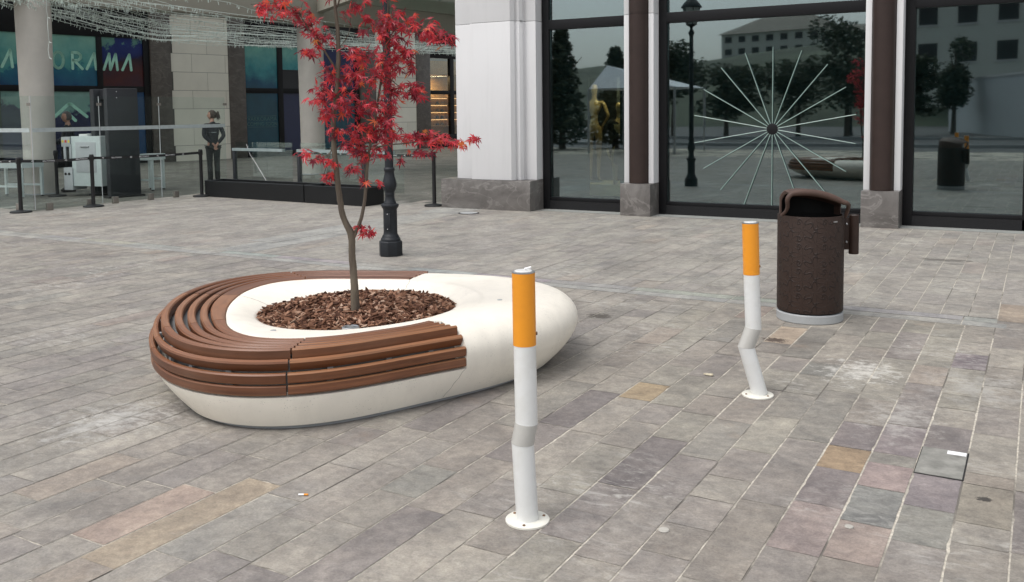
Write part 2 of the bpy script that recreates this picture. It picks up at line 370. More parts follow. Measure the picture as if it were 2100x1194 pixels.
def addslab(x0,x1,y0,y1,c,z=.0):
    j=lambda a:a+random.uniform(-.0009,.0009)
    n=len(verts); dz=random.uniform(-.0007,.0007)+z
    if y0<8.0 and -8<x0<1.2 and y1-y0>.1:
        pts=[]
        for (ax,ay,bx2,by2) in ((x0,y0,x1,y0),(x1,y0,x1,y1),(x1,y1,x0,y1),(x0,y1,x0,y0)):
            L_=math.hypot(bx2-ax,by2-ay); q=max(2,int(L_/.045)); dxn,dyn=-(by2-ay)/L_,(bx2-ax)/L_
            for i in range(q):
                t_=i/q; e_=(abs(random.gauss(0,.0009)) if random.random()>.04 else random.uniform(.002,.006)) if i else .0015
                pts.append((ax+(bx2-ax)*t_+dxn*e_,ay+(by2-ay)*t_+dyn*e_,dz))
        verts.extend(pts); faces.append(tuple(range(n,n+len(pts)))); cols.append(c); return
    verts.extend([(j(x0),j(y0),dz),(j(x1),j(y0),dz),(j(x1),j(y1),dz+random.uniform(-.0004,.0004)),(j(x0),j(y1),dz)])
    faces.append((n,n+1,n+2,n+3)); cols.append(c)
def pick(y):
    r=random.random()
    c=random.choice(ODD) if r<.075 else random.choice(GREY)
    b=random.uniform(.95,1.06)*1.13; f=0 if y<8 else .6; m_=(.285,.273,.252); return tuple((x*b)*(1-f)+m_[i]*1.08*f for i,x in enumerate(c))
special=[(a_,b_,c_,tuple(v*1.12 for v in d_)) for a_,b_,c_,d_ in special]
SPK={(a_,round(b_,3)) for a_,b_,c_,d_ in special}
for k in range(-40,215):
    xr=course(k); xl=xr-PW
    if xr>10: continue
    g=random.choice((.0024,.0034,.0028,.0030,.004)) if xr>-3 else random.choice((.0016,.0024,.0018,.003))
    spk=sorted([s for s in special if s[0]==k],key=lambda s:s[1])
    zones=[(-3.5,7.70),(8.03,44.5)] if xr<-.1 else [(-3.5,44.5)]
    for (a,b) in zones:
        y=a; 
        first=True
        while y<b-.02:
            nxt=[s for s in spk if s[1]>=y-.01]
            L=random.choice((.28,.34,.4,.46,.55,.62,.7,.85))*random.uniform(.93,1.07) if y<8 else random.uniform(.3,.75)
            if first: L*=random.uniform(.4,1); first=False
            c=pick(y); e=y+L
            if nxt and a<nxt[0][1]<b:
                s=nxt[0]
                if abs(y-s[1])<.012: e=s[2]; c=s[3]
                elif e>s[1]-.12: e=s[1]
            if b-e<.12: e=b
            if xl<-6.7 and False: pass
            # Y strip of large grey slabs left out of the courses
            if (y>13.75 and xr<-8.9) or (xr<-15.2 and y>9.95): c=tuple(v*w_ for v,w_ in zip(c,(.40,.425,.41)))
            if y<8 and xr<-2.4: c=tuple(v*.62+w_*.38 for v,w_ in zip(c,(.262,.248,.228))) if (k,round(y,3)) not in SPK else c
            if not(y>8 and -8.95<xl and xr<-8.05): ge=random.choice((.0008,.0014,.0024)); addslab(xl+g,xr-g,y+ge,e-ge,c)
            y=e
# large pale band along the facade direction and strip running away from it
x=-42
while x<-.19:
    e=min(x+random.uniform(.7,1.1),-.19); c=random.choice([(.30,.30,.285),(.285,.285,.27),(.31,.305,.285)]); addslab(x+.003,e-.003,7.705,7.862,c); addslab(x+.003,e-.003,7.868,8.025,tuple(v*random.uniform(.94,1.06) for v in c)); x=e
y=8.03
while y<44:
    e=y+random.uniform(.7,1.1); c=random.choice([(.30,.30,.285),(.285,.285,.27),(.31,.305,.285)])
    addslab(-8.96,-8.51,y+.003,e-.003,c); addslab(-8.50,-8.17,y+.003,e-.003,c); y=e
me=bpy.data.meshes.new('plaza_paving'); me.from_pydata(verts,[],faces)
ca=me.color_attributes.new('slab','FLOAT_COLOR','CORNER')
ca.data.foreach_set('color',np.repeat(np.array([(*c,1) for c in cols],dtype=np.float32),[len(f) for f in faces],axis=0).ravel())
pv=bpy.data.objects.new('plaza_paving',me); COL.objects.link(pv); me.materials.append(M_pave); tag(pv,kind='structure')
# pale border strip at the shop base
mb=MB()
for i in range(14): mb.lo((-7.2+i*1.1+.003,13.52,.0015),(-7.2+(i+1)*1.1-.003,13.80,.005))
o=mb.build('border_paving',simple('pale_border_slabs',(.27,.275,.26),.6,0,.12,6)); tag(o,kind='structure')

# ---- service cover
t=thing('access_cover','grey stone service cover with dark gaps and a white corner tag set in the paving','cover',(-.363,4.632,0))
mb=MB(); mb.lo((-.4655,4.449,.0005),(-.2605,4.817,.0022)); mb.build('cover_gap',M_rubber,t)
mb=MB(); mb.lo((-.461,4.453,.0024),(-.267,4.812,.0052)); mb.build('cover_slab',simple('cover_stone',(.225,.22,.198),.7,0,.34,11,.5,60),t)
mb=MB(); mb.lo((-.352,4.755,.0053),(-.270,4.800,.0072)); mb.build('corner_tag',M_paint,t)
# small litter
t=thing('cigarette_butt','white and orange cigarette butt lying on the paving left of the front bollard','cigarette butt',(-2.74,2.95,.01),.5)
Mz=Matrix.Rotation(R(90),3,'Y')
mb=MB(); mb.lathe([(.004,-.016),(.004,.008)],(-2.74,2.95,.0065),10,tilt=Matrix.Rotation(.5,3,'Z')@Mz); mb.build('paper',M_paint,t,True)
mb=MB(); mb.lathe([(.0041,.008),(.0041,.026)],(-2.74,2.95,.0065),10,tilt=Matrix.Rotation(.5,3,'Z')@Mz); mb.build('filter',M_or,t,True)
def leaf_scrap(x,y,s,mat,name,label,cat,seed):
    rnd=random.Random(seed); mb=MB(); n=9; pts=[(s*(.5+rnd.random()*.6)*math.cos(i*2*math.pi/n),s*.6*(.5+rnd.random()*.6)*math.sin(i*2*math.pi/n)) for i in range(n)]
    vs=[(x,y,.016)]+[(x+a,y+b,.005+rnd.random()*.012) for a,b in pts]+[(x,y,.014)]+[(x+a,y+b,.003+rnd.random()*.004) for a,b in pts]
    fs=[(0,1+i,1+(i+1)%n) for i in range(n)]+[(n+1,n+2+(i+1)%n,n+2+i) for i in range(n)]+[(1+i,n+2+i,n+2+(i+1)%n,1+(i+1)%n) for i in range(n)]
    mb.add(vs,fs); o=mb.build(name,mat,None,True); tag(o,label,cat)
leaf_scrap(-1.75,5.52,.035,simple('dry_cream_leaf',(.45,.40,.29),.8,0,.3,60),'dry_leaf','crumpled cream dry leaf on the paving left of the kinked rear bollard','leaf',3)
# (chewing gum and spill spots)
M_gum=simple('old_gum',(.40,.38,.34),.8); 
for i,(x,y,r) in enumerate(((-1.25,3.37,.022),(-.62,3.74,.018))):
    mb=MB(); mb.lathe([(r,.001),(r*.9,.0045),(0.001,.0055)],(x,y,.001),14,True); o=mb.build('chewing_gum',M_gum,None,True); tag(o,('pale round gum spot on the paving right of the front bollard','small pale gum spot near the bottom right slabs')[i],'gum')
# manhole near pillar
t=thing('manhole_cover','small round dark manhole cover in the paving before the white pillar','manhole',(-8.05,12.72,0))
mb=MB(); mb.lathe([(.17,.001),(.17,.006)],(-8.05,12.72,0),32); mb.build('rim',M_frame,t,True)
mb=MB(); mb.lathe([(.145,.0065),(.145,.009)],(-8.05,12.72,0),32); mb.build('lid',M_conc,t,True)

# ================================================================ PLANTER BENCH
BP=[-4.1529,4.4982,1.2938,0.2382,0.2507,-0.0025,0.0412,-0.0829,0.0931,-0.0459,0.0078,0.2691,0.2945,0.4289,0.2003,1.7989,0.0045,-0.6202,0.4366]
QX,QY=-3.75,4.62
ZT=.43; zm,d0b,d1b,pbb=BP[11],BP[12],BP[14],BP[15]
tt=np.linspace(0,2*np.pi,720,endpoint=False)
rr=BP[2]+sum(BP[3+2*(k-1)]*np.cos(k*tt)+BP[4+2*(k-1)]*np.sin(k*tt) for k in range(1,5))
bx=np.stack([BP[0]+rr*np.cos(tt),BP[1]+rr*np.sin(tt)],1)
T_=np.roll(bx,-1,0)-np.roll(bx,1,0); T_/=np.hypot(*T_.T)[:,None]; Nn=np.stack([T_[:,1],-T_[:,0]],1)
d0v=d0b*(1+BP[17]*np.cos(tt)+BP[18]*np.sin(tt))
NPHI=480
PH=np.linspace(0,2*np.pi,NPHI,endpoint=False)
def toPolar(q):
    a=np.arctan2(q[:,1]-QY,q[:,0]-QX)%(2*np.pi); r=np.hypot(q[:,0]-QX,q[:,1]-QY); o=np.argsort(a)
    return np.interp(PH,a[o],r[o],period=2*np.pi)
def level(z,extra=0):
    if z<zm: d=d0v*((zm-z)/zm)**pbb
    else:
        s=min(1,(z-zm)/(ZT-zm)); d=d1b*(1-math.cos(math.asin(s)))
    return toPolar(bx-Nn*(d+extra)[:,None] if hasattr(d,'__len__') else bx-Nn*(d+extra))
INN=[(105.4,.886),(121.3,.892),(133.3,.931),(148.7,1.056),(161.5,1.112),(174.6,1.03),(193.7,.895),(207,.84),(221.2,.814),(236.9,.827),(254.4,.897),(264.7,.935),(274.4,.955),(287,.915),(298.6,.845),(315.8,.745),(343,.69),(10,.70),(45,.80),(75,.86)]
MUL=[(10.3,.477),(29.1,.547),(44.6,.614),(63.8,.666),(79.3,.695),(98.3,.68),(121,.675),(145.3,.685),(180,.68),(215.8,.649),(237.9,.606),(255.4,.555),(273.2,.496),(300.9,.439),(331.3,.416)]
def smoothring(L,w=9):
    a=np.radians([p[0] for p in L]);r=np.array([p[1] for p in L]);o=np.argsort(a);q=np.interp(PH,a[o],r[o],period=2*np.pi)
    k=np.hanning(w*2+3);k/=k.sum();n=len(k)//2
    return np.convolve(np.concatenate([q[-n:],q,q[:n]]),k,'valid')
RI=smoothring(INN,14); RM=smoothring(MUL,14)
PHd=np.degrees(PH)
def wmask(f): # wood sector, f=0 inner .. 1 outer
    a=105.2-.8*f; b=343.0+3.5*f
    return ((PHd>a)&(PHd<b)).astype(float)
def ring3(r,z):
    z=z+0*PH if not hasattr(z,'__len__') else z
    return [(QX+r[i]*math.cos(PH[i]),QY+r[i]*math.sin(PH[i]),float(z[i])) for i in range(NPHI)]
bench=thing('planter_bench','oval white concrete planter seat with brown wooden slats round its left end','planter bench',(QX,QY,0))
rings=[]
for z in (.022,.05,.09,.13,.165,.19): rings.append(ring3(level(z),z))
for z in (.1955,.2,.23,.269,.30,.33,.36,.385,.405,.42,.43):
    mk=wmask(1); rc=level(z)-mk*.085*(1 if z>.1952 else 0)
    zz=np.full(NPHI,z)-mk*.0*z
    if z>.38: zz=np.minimum(zz,z-mk*(z-.38)*1.0)
    rings.append(ring3(rc,zz))
RO=level(.43)
for fr in (.9,.75,.5,.25,.06,.0):
    mk=wmask(fr) if fr>.0 else wmask(0)*0
    r=RI+(RO-RI)*fr; rings.append(ring3(r,np.full(NPHI,ZT+.004*math.sin(math.pi*fr))-mk*.052))
rings.append(ring3(RI,ZT+.003)) if False else None
rings=[r for r in rings if r]
for q in (.05,.15,.35,.6,.85,1.0):
    r=RI+(RM-RI)*q; z=ZT+.003-.06*(q**1.7); rings.append(ring3(r,z))
rings.append(ring3(RM*.97,.30))
mb=MB(); vs=[p for r in rings for p in r]; fs=[]
for j in range(len(rings)-1):
    for i in range(NPHI):
        k=(i+1)%NPHI; fs.append((j*NPHI+i,j*NPHI+k,(j+1)*NPHI+k,(j+1)*NPHI+i))
mb.add(vs,fs); cb=mb.build('concrete_body',M_white,bench,True,ang=50)
cb.data.materials.append(concrete_mat('slat_gap_shade',(.17,.173,.17),.6,.2))  # shade in the gaps behind the slats, put into the body colour
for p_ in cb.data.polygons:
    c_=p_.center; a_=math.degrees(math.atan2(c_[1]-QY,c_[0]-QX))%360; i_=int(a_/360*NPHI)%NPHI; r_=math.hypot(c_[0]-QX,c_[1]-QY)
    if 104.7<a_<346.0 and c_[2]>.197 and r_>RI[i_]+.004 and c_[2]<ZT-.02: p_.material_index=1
# footing
mb=MB(); r0=level(.0); fr_=[ring3(r0*.985,.0),ring3(r0*.985,.024)]
mb.add(fr_[0]+fr_[1],[(i,(i+1)%NPHI,NPHI+(i+1)%NPHI,NPHI+i) for i in range(NPHI)]); mb.build('footing',M_conc,bench,True)
# seams in the concrete (thin dark joints standing 1 mm proud)
def seam(path,name='seam'):
    mb=MB(); mb.tube(path,.0012,6); mb.build(name,simple('dark_seam_joint',(.36,.34,.30),.9),bench)
def surf_pt(phi_deg,z):
    i=int(round(phi_deg/360*NPHI))%NPHI; r=level(z)[i]+.0005; return (QX+r*math.cos(PH[i]),QY+r*math.sin(PH[i]),z)
seam([surf_pt(346.3+i*-1.1,z) for i,z in enumerate((.195,.17,.14,.11,.08,.05,.03))])
def top_pt(phi_deg,q):
    i=int(round(phi_deg/360*NPHI))%NPHI; r=RI[i]+(RM[i]-RI[i])*q; return (QX+r*math.cos(PH[i]),QY+r*math.sin(PH[i]),ZT+.0035-.06*q**1.7)
seam([top_pt(105-3*q,q) for q in (0,.2,.4,.6,.8,1)])
seam([top_pt(190,q) for q in (0,.2,.4,.6,.8,.95)])
# small recessed lifting discs
for (px,py,ph,q) in ((0,0,133,.35),(0,0,268,.45),(0,0,35,-.45)):
    i=int(ph/360*NPHI); r=RI[i]+(RM[i]-RI[i])*q if q>0 else RI[i]+.12
    z=ZT+.0035-(.06*q**1.7 if q>0 else 0)
    mb=MB(); mb.lathe([(.017,-.004),(.017,.0012),(.012,.0016)],(QX+r*math.cos(PH[i]),QY+r*math.sin(PH[i]),z),20); mb.build('lifting_plug',M_conc,bench,True)
# slats ------------------------------------------------
def slat_section(cpts,w,h,bev,base_uv):
    """cross-section octagon swept; cpts: list of (centre, outdir, updir)"""
    mb=MB(); sec=[(-w/2+bev,-h/2),(w/2-bev,-h/2),(w/2,-h/2+bev),(w/2,h/2-bev),(w/2-bev,h/2),(-w/2+bev,h/2),(-w/2,h/2-bev),(-w/2,-h/2+bev)]
    return sec
BREAKS=[105.6,150,190,238,290,343]
def offset_dir(r,i):
    a=QX+r[(i+1)%NPHI]*math.cos(PH[(i+1)%NPHI]),QY+r[(i+1)%NPHI]*math.sin(PH[(i+1)%NPHI])
    b=QX+r[i-1]*math.cos(PH[i-1]),QY+r[i-1]*math.sin(PH[i-1])
    t=Vector((a[0]-b[0],a[1]-b[1],0)).normalized(); return Vector((t.y,-t.x,0)),t
def make_slat(rfun,w,h,z,tilt,f,brk):
    r=rfun
    for bi in range(len(brk)-1):
        a0=brk[bi]+(0 if bi==0 else 0)-.8*f*(bi==0); a1=brk[bi+1]+3.5*f*(bi==len(brk)-2)
        gap=.16 if not(bi==0) else .12
        A0=a0+(gap if bi in(0,2,3) else .22); A1=a1-(gap if bi in(1,2,4) else .22)
        n=max(4,int((A1-A0)/1.5)); vs=[];fs=[]; uv=[]; L=0; last=None
        dzj=random.uniform(-.0012,.0012)
        for s in range(n+1):
            ang=A0+(A1-A0)*s/n; ii=ang/360*NPHI; i=int(ii); fr=ii-i
            rv=r[i%NPHI]*(1-fr)+r[(i+1)%NPHI]*fr
            wv=w[i%NPHI] if hasattr(w,'__len__') else w
            a=R(ang); p=Vector((QX+rv*math.cos(a),QY+rv*math.sin(a),z+dzj)); out,t=offset_dir(r,i%NPHI)
            if last is not None:L+=(p-last).length
            last=p; upv=Vector((0,0,1)); o2=out*math.cos(tilt)-upv*math.sin(tilt); u2_=out*math.sin(tilt)+upv*math.cos(tilt)
            b=.0075
            sec=[(-wv/2+b,-h/2),(wv/2-b,-h/2),(wv/2,-h/2+b),(wv/2,h/2-b),(wv/2-b,h/2),(-wv/2+b,h/2),(-wv/2,h/2-b),(-wv/2,-h/2+b)]
            vs+=[p+o2*x_+u2_*y_ for x_,y_ in sec]; uv+=[(L+bi*3.1,q/8) for q in range(8)]
        for s in range(n):
            for q in range(8):
                k=(q+1)%8; fs.append((s*8+q,s*8+k,(s+1)*8+k,(s+1)*8+q))
        fs+=[tuple(range(7,-1,-1)),tuple(n*8+q for q in range(8))]
        mb=MB(); mb.add(vs,fs)
        me=bpy.data.meshes.new('slat'); me.from_pydata([tuple(v) for v in vs],[],fs); 
        ul=me.uv_layers.new(name='UVMap'); off=random.random()*9
        for lp in me.loops: ul.data[lp.index].uv=(uv[lp.vertex_index][0]+off,uv[lp.vertex_index][1]*.12+off)
        o=bpy.data.objects.new('slat',me); COL.objects.link(o); me.materials.append(M_wood); o.parent=bench; o.matrix_parent_inverse=wmat(bench).inverted()
        bm=bmesh.new(); bm.from_mesh(me); bmesh.ops.recalc_face_normals(bm,faces=bm.faces); bm.to_mesh(me); bm.free()
        me.polygons.foreach_set('use_smooth',[True]*len(me.polygons)); me.set_sharp_from_angle(angle=R(38))
RT=level(.395)+.010      # outer limit of the flat top
span=RT-RI
wid0=np.clip(.062+(span-.34)*.55,.055,.13)
k_=np.ones(61)/61; wid0=np.convolve(np.concatenate([wid0[-30:],wid0,wid0[:30]]),k_,'valid')
make_slat(RI+wid0/2+.003,wid0,.036,ZT-.012,0,0,BREAKS)
rest0=RI+wid0+.006; 
for q in range(4):
    cen=rest0+(RT-rest0)*((q+.5)/4); ww=np.minimum(.046,(RT-rest0)/4*.69)
    hh=.062 if q==3 else .046; make_slat(cen+(.006 if q==3 else 0),ww,hh,ZT-hh/2+.005-(.002*q),0,.3+.2*q,BREAKS)
make_slat(level(.358)-.017,.034,.062,.350,R(25),1,BREAKS)
make_slat(level(.29)-.017,.032,.054,.291,R(4),1,BREAKS)
make_slat(level(.227)-.017,.032,.051,.2275,R(-6),1,BREAKS)
# brackets behind the side slats
for ang in (200,215,232,250,262,275,300,318,335,125,140,165,180):
    i=int(ang/360*NPHI); o_,t_=offset_dir(level(.3),i); r=level(.3)[i]-.060
    p=Vector((QX+r*math.cos(PH[i]),QY+r*math.sin(PH[i]),.29)); mb=MB(); mb.box(p,(.014,.03,.16),math.atan2(o_.y,o_.x)); mb.build('bracket',M_conc,bench)
# ---- bark mulch (uncountable)
mb=MB(); rg=[]
for q in (1.0,.92,.75,.5,.25): rg.append(ring3(RM*q*.995,[ .372+.035*(1-q**2)+.006*noise.noise(Vector((math.cos(a)*q*6,math.sin(a)*q*6,q))) for a in PH]))
vs=[p for r in rg for p in r]+[(QX,QY,.40)]; fs=[]
for j in range(4):
    for i in range(NPHI): k=(i+1)%NPHI; fs.append((j*NPHI+i,j*NPHI+k,(j+1)*NPHI+k,(j+1)*NPHI+i))
for i in range(NPHI): fs.append((4*NPHI+i,4*NPHI+(i+1)%NPHI,5*NPHI))
mb.add(vs,fs)
for _ in range(2300):
    a=random.random()*2*math.pi; q=math.sqrt(random.random()); i=int(a/(2*math.pi)*NPHI)%NPHI; r=RM[i]*min(q*1.0,.975)
    x,y=QX+r*math.cos(a),QY+r*math.sin(a); z=.372+.05*(1-q*q)+random.uniform(-.004,.028)*(1-.5*q)
    L=random.uniform(.032,.085);w=random.uniform(.016,.040);th=random.uniform(.003,.007)
    if math.hypot(x+3.66,y-4.46)<.03: continue
    M=Matrix.Rotation(random.random()*6.28,3,'Z')@Matrix.Rotation(random.gauss(0,.45),3,'Y')@Matrix.Rotation(random.gauss(0,.5),3,'X')
    pr=[]; nn=6
    for s_ in range(nn):
        aa=2*math.pi*s_/nn+random.uniform(-.3,.3); pr.append((L/2*math.cos(aa)*random.uniform(.7,1.15),w/2*math.sin(aa)*random.uniform(.7,1.2)))
    cv=random.uniform(-.008,.008)
    vv=[Vector((a_,b_,cv*(a_*2/L)**2)) for a_,b_ in pr]+[Vector((a_*.95,b_*.9,th+cv*(a_*2/L)**2)) for a_,b_ in pr]
    mb.add([Vector((x,y,z))+M@v for v in vv],[tuple(range(nn-1,-1,-1)),tuple(range(nn,2*nn))]+[(s_,(s_+1)%nn,nn+(s_+1)%nn,nn+s_) for s_ in range(nn)])
mul=mb.build('bark_mulch',M_chip); tag(mul,'brown bark chips heaped round the trunk inside the white planter','mulch',kind='stuff')
# uplight half buried
up_=(-3.50,4.215,.365)
t=thing('ground_spotlight','grey ringed spotlight half buried in the bark chips at the front rim','spotlight',up_)
mb=MB(); mb.lathe([(.052,0),(.052,.030),(.046,.034),(.036,.030),(.036,.015)],up_,32,False); mb.build('ring',M_steel,t,True)
mb=MB(); mb.lathe([(.036,.0),(.036,.018)],up_,32); mb.build('lens',simple('grey_lens',(.16,.19,.19),.1),t,True)

# ================================================================ MAPLE
maple=thing('maple_tree','slim red-leaved maple with forked trunk growing from the bark in the planter','tree',(-3.66,4.46,.38))
MAIN=[[-3.664,4.463,.36],[-3.666,4.462,.573],[-3.673,4.455,.786],[-3.676,4.453,.906],[-3.706,4.429,.998],[-3.724,4.414,1.119],[-3.736,4.404,1.299],[-3.745,4.397,1.447],[-3.743,4.398,1.625],[-3.728,4.411,1.743],[-3.718,4.418,1.89],[-3.714,4.422,2.007],[-3.715,4.421,2.153],[-3.722,4.415,2.27],[-3.728,4.41,2.415],[-3.737,4.403,2.617],[-3.725,4.413,2.818]]
MR=[.030,.0245,.021,.0215,.0185,.0175,.0165,.0155,.015,.0148,.014,.013,.012,.009,.008,.006,.003]
BR=dict(second=([[-3.671,4.457,.87],[-3.633,4.488,.975],[-3.608,4.509,1.115],[-3.596,4.519,1.264],[-3.582,4.53,1.414],[-3.562,4.55,1.533],[-3.535,4.575,1.741],[-3.514,4.60,1.948],[-3.495,4.62,2.125],[-3.487,4.63,2.33]],.0125,.004),
rightlow=([[-3.588,4.525,1.36],[-3.541,4.54,1.428],[-3.483,4.56,1.447],[-3.414,4.62,1.455],[-3.297,4.70,1.467],[-3.133,4.83,1.47]],.006,.002),
upleft=([[-3.718,4.418,1.89],[-3.756,4.36,2.007],[-3.799,4.31,2.095],[-3.831,4.28,2.167],[-3.884,4.24,2.268],[-3.96,4.19,2.302],[-4.091,4.09,2.295]],.007,.002),
upright=([[-3.514,4.60,1.948],[-3.473,4.60,2.081],[-3.426,4.62,2.149],[-3.356,4.68,2.184],[-3.242,4.78,2.126]],.005,.002),
left2=([[-3.728,4.411,1.743],[-3.77,4.40,1.846],[-3.824,4.37,1.978]],.004,.0015),
r2=([[-3.535,4.575,1.741],[-3.476,4.56,1.859],[-3.408,4.60,1.814],[-3.363,4.65,1.754]],.004,.0015),
l3=([[-3.745,4.397,1.447],[-3.791,4.38,1.389],[-3.846,4.34,1.414],[-3.891,4.30,1.398]],.004,.0015),
twig=([[-3.713,4.423,2.036],[-3.685,4.445,2.08],[-3.662,4.465,2.139],[-3.653,4.472,2.241],[-3.644,4.479,2.358]],.003,.0015),
low=([[-3.583,4.529,1.354],[-3.602,4.514,1.444],[-3.619,4.5,1.489]],.004,.0015),
fk=([[-3.671,4.457,.9],[-3.641,4.46,.935],[-3.595,4.49,.909]],.003,.001),
l4=([[-3.743,4.398,1.625],[-3.786,4.363,1.64],[-3.809,4.344,1.597]],.004,.0015),
tl=([[-3.722,4.415,2.27],[-3.693,4.439,2.357],[-3.664,4.463,2.503],[-3.60,4.50,2.62]],.006,.002),
lowl=([[-3.746,4.395,1.477],[-3.776,4.36,1.329],[-3.793,4.35,1.264]],.0035,.0015),
rl2=([[-3.597,4.518,1.235],[-3.611,4.506,1.325],[-3.649,4.475,1.341]],.0035,.0015),
m5=([[-3.728,4.411,1.743],[-3.659,4.43,1.801],[-3.601,4.46,1.889]],.004,.0015))
def refine(P,r,k=4,jit=.003):
    out=[];rr_=[]
    for i in range(len(P)-1):
        p0=Vector(P[max(i-1,0)]);p1=Vector(P[i]);p2=Vector(P[i+1]);p3=Vector(P[min(i+2,len(P)-1)])
        for s in range(k):
            t=s/k; q=.5*((2*p1)+(-p0+p2)*t+(2*p0-5*p1+4*p2-p3)*t*t+(-p0+3*p1-3*p2+p3)*t**3)
            out.append(q+Vector([random.uniform(-jit,jit) for _ in range(3)])*.5); rr_.append((r[i]*(1-t)+r[i+1]*t)*random.uniform(.96,1.05))
    out.append(Vector(P[-1]));rr_.append(r[-1]); return out,rr_
mb=MB(); a,b=refine(MAIN,MR,5); mb.tube(a,b,14); mb.build('trunk',M_bark,maple,True,ang=80)
for n,(P,ra,rb) in BR.items():
    r=[ra+(rb-ra)*i/(len(P)-1) for i in range(len(P))]; mb=MB(); a,b=refine(P,r,4,.002); mb.tube(a,b,8); mb.build('limb',M_bark,maple,True,ang=80)
CL=[(-4.048,4.148,2.281,.085,.048,9),(-3.961,4.219,2.273,.115,.072,16),(-3.884,4.282,2.239,.076,.076,12),(-3.831,4.326,2.167,.072,.072,12),(-3.799,4.352,2.089,.06,.054,9),(-3.834,4.323,2.022,.066,.042,9),(-3.869,4.294,2.013,.042,.024,3),(-3.616,4.502,2.294,.079,.042,6),(-3.684,4.446,2.255,.048,.036,3),(-3.55,4.556,2.183,.091,.06,12),(-3.47,4.622,2.213,.109,.085,18),(-3.391,4.687,2.199,.097,.066,14),(-3.311,4.753,2.155,.106,.072,20),(-3.242,4.809,2.102,.079,.054,12),(-3.191,4.851,2.078,.036,.036,4),(-3.495,4.602,2.095,.115,.072,18),(-3.416,4.666,2.021,.097,.085,18),(-3.378,4.697,1.947,.054,.048,6),(-3.65,4.474,2.022,.115,.054,10),(-3.577,4.535,1.983,.145,.066,20),(-3.475,4.618,1.933,.091,.085,18),(-3.747,4.394,1.884,.103,.072,12),(-3.653,4.472,1.86,.133,.085,22),(-3.545,4.561,1.859,.121,.085,22),(-3.464,4.627,1.764,.085,.072,16),(-3.362,4.71,1.783,.072,.066,14),(-3.345,4.725,1.738,.03,.03,3),(-3.794,4.356,1.773,.097,.066,16),(-3.706,4.429,1.707,.121,.085,20),(-3.604,4.512,1.688,.121,.079,20),(-3.818,4.337,1.729,.042,.036,4),(-3.779,4.368,1.64,.06,.042,8),(-3.727,4.411,1.536,.066,.042,9),(-3.514,4.586,1.645,.115,.085,24),(-3.505,4.594,1.526,.103,.091,24),(-3.596,4.519,1.539,.103,.085,20),(-3.66,4.466,1.475,.072,.054,10),(-3.616,4.502,1.415,.085,.066,14),(-3.529,4.573,1.407,.066,.054,9),(-3.88,4.286,1.406,.054,.027,5),(-3.82,4.334,1.366,.072,.03,7),(-3.749,4.393,1.344,.06,.036,5),(-3.787,4.362,1.264,.042,.042,6),(-3.39,4.688,1.487,.054,.042,8),(-3.325,4.741,1.498,.085,.045,14),(-3.251,4.802,1.472,.103,.048,18),(-3.166,4.872,1.464,.085,.036,12),(-3.09,4.934,1.475,.042,.03,5),(-3.34,4.729,1.402,.091,.03,6),(-3.666,4.461,1.311,.06,.033,5),(-3.613,4.505,1.229,.036,.03,4),(-3.542,4.563,1.215,.027,.021,2),(-3.629,4.492,.947,.048,.024,6),(-3.591,4.523,.909,.042,.027,6),(-3.438,4.648,1.35,.042,.024,2),(-3.715,4.421,2.415,.181,.121,26),(-3.601,4.514,2.504,.181,.151,30),(-3.869,4.294,2.441,.181,.121,22),(-3.71,4.425,2.675,.211,.151,36),(-3.467,4.625,2.418,.151,.121,20),(-4.002,4.185,2.382,.091,.06,8)]
VD=Vector((-.63,.77,0)).normalized(); VR=Vector((.77,.63,0)).normalized()
mb=MB(); M_twig=simple('red_twig',(.09,.035,.025),.6)
def maple_leaf(c,size,dirv,nrm):
    dirv=dirv.normalized(); nrm=(nrm-dirv*nrm.dot(dirv)).normalized(); sd_=dirv.cross(nrm)
    lob=[(-125,.42),(-85,.66),(-42,.88),(0,1.0),(42,.88),(85,.66),(125,.42)]
    pts=[]; droop=random.uniform(.1,.5)
    def P(ang,r,h=0):
        a=R(ang); x=r*math.cos(a);y=r*math.sin(a); return c+(dirv*x+sd_*y)*size-nrm*size*droop*(r*r)+nrm*h*size
    pts.append(P(180,.03))
    for i,(a,r) in enumerate(lob):
        r*=random.uniform(.88,1.1); a+=random.uniform(-5,5)
        w=11 if 0<i<6 else 13
        pts.append(P(a-w*1.0,r*.52,.02)); pts.append(P(a,r)); pts.append(P(a+w*1.0,r*.52,.02))
        if i<6: pts.append(P((a+lob[i+1][0])/2,.20,-.02))
    vs=[c]+pts; n=len(pts); mb.add(vs,[(0,1+i,1+(i+1)%n) for i in range(n)])
for (x,y,z,ru,rv,n) in CL:
    tw=MB()
    for _ in range(int(n*2.0)):
        while True:
            a,b,d=random.gauss(0,.5),random.gauss(0,.5),random.gauss(0,.5)
            if a*a+b*b<1.15: break
        p=Vector((x,y,z))+VR*a*ru+Vector((0,0,1))*b*rv+VD*(d*max(ru,.07)*1.3)
        outw=Vector((random.gauss(0,1),random.gauss(0,1),-.55+random.gauss(0,.45)))+VR*a*.8
        nr=Vector((random.gauss(0,.6),random.gauss(0,.6),.8))-VD*.45
        maple_leaf(p,random.uniform(.036,.060),outw,nr)
        if random.random()<.6:
            c=Vector((x,y,z)); q=p-outw.normalized()*.004; tw.tube([q,q*.6+c*.4+Vector((0,0,.010)),c],[.0008,.0011,.0016],4,False)
    if tw.v: tw.build('twig',M_twig,maple)
mb.build('foliage',M_leaf,maple,False)

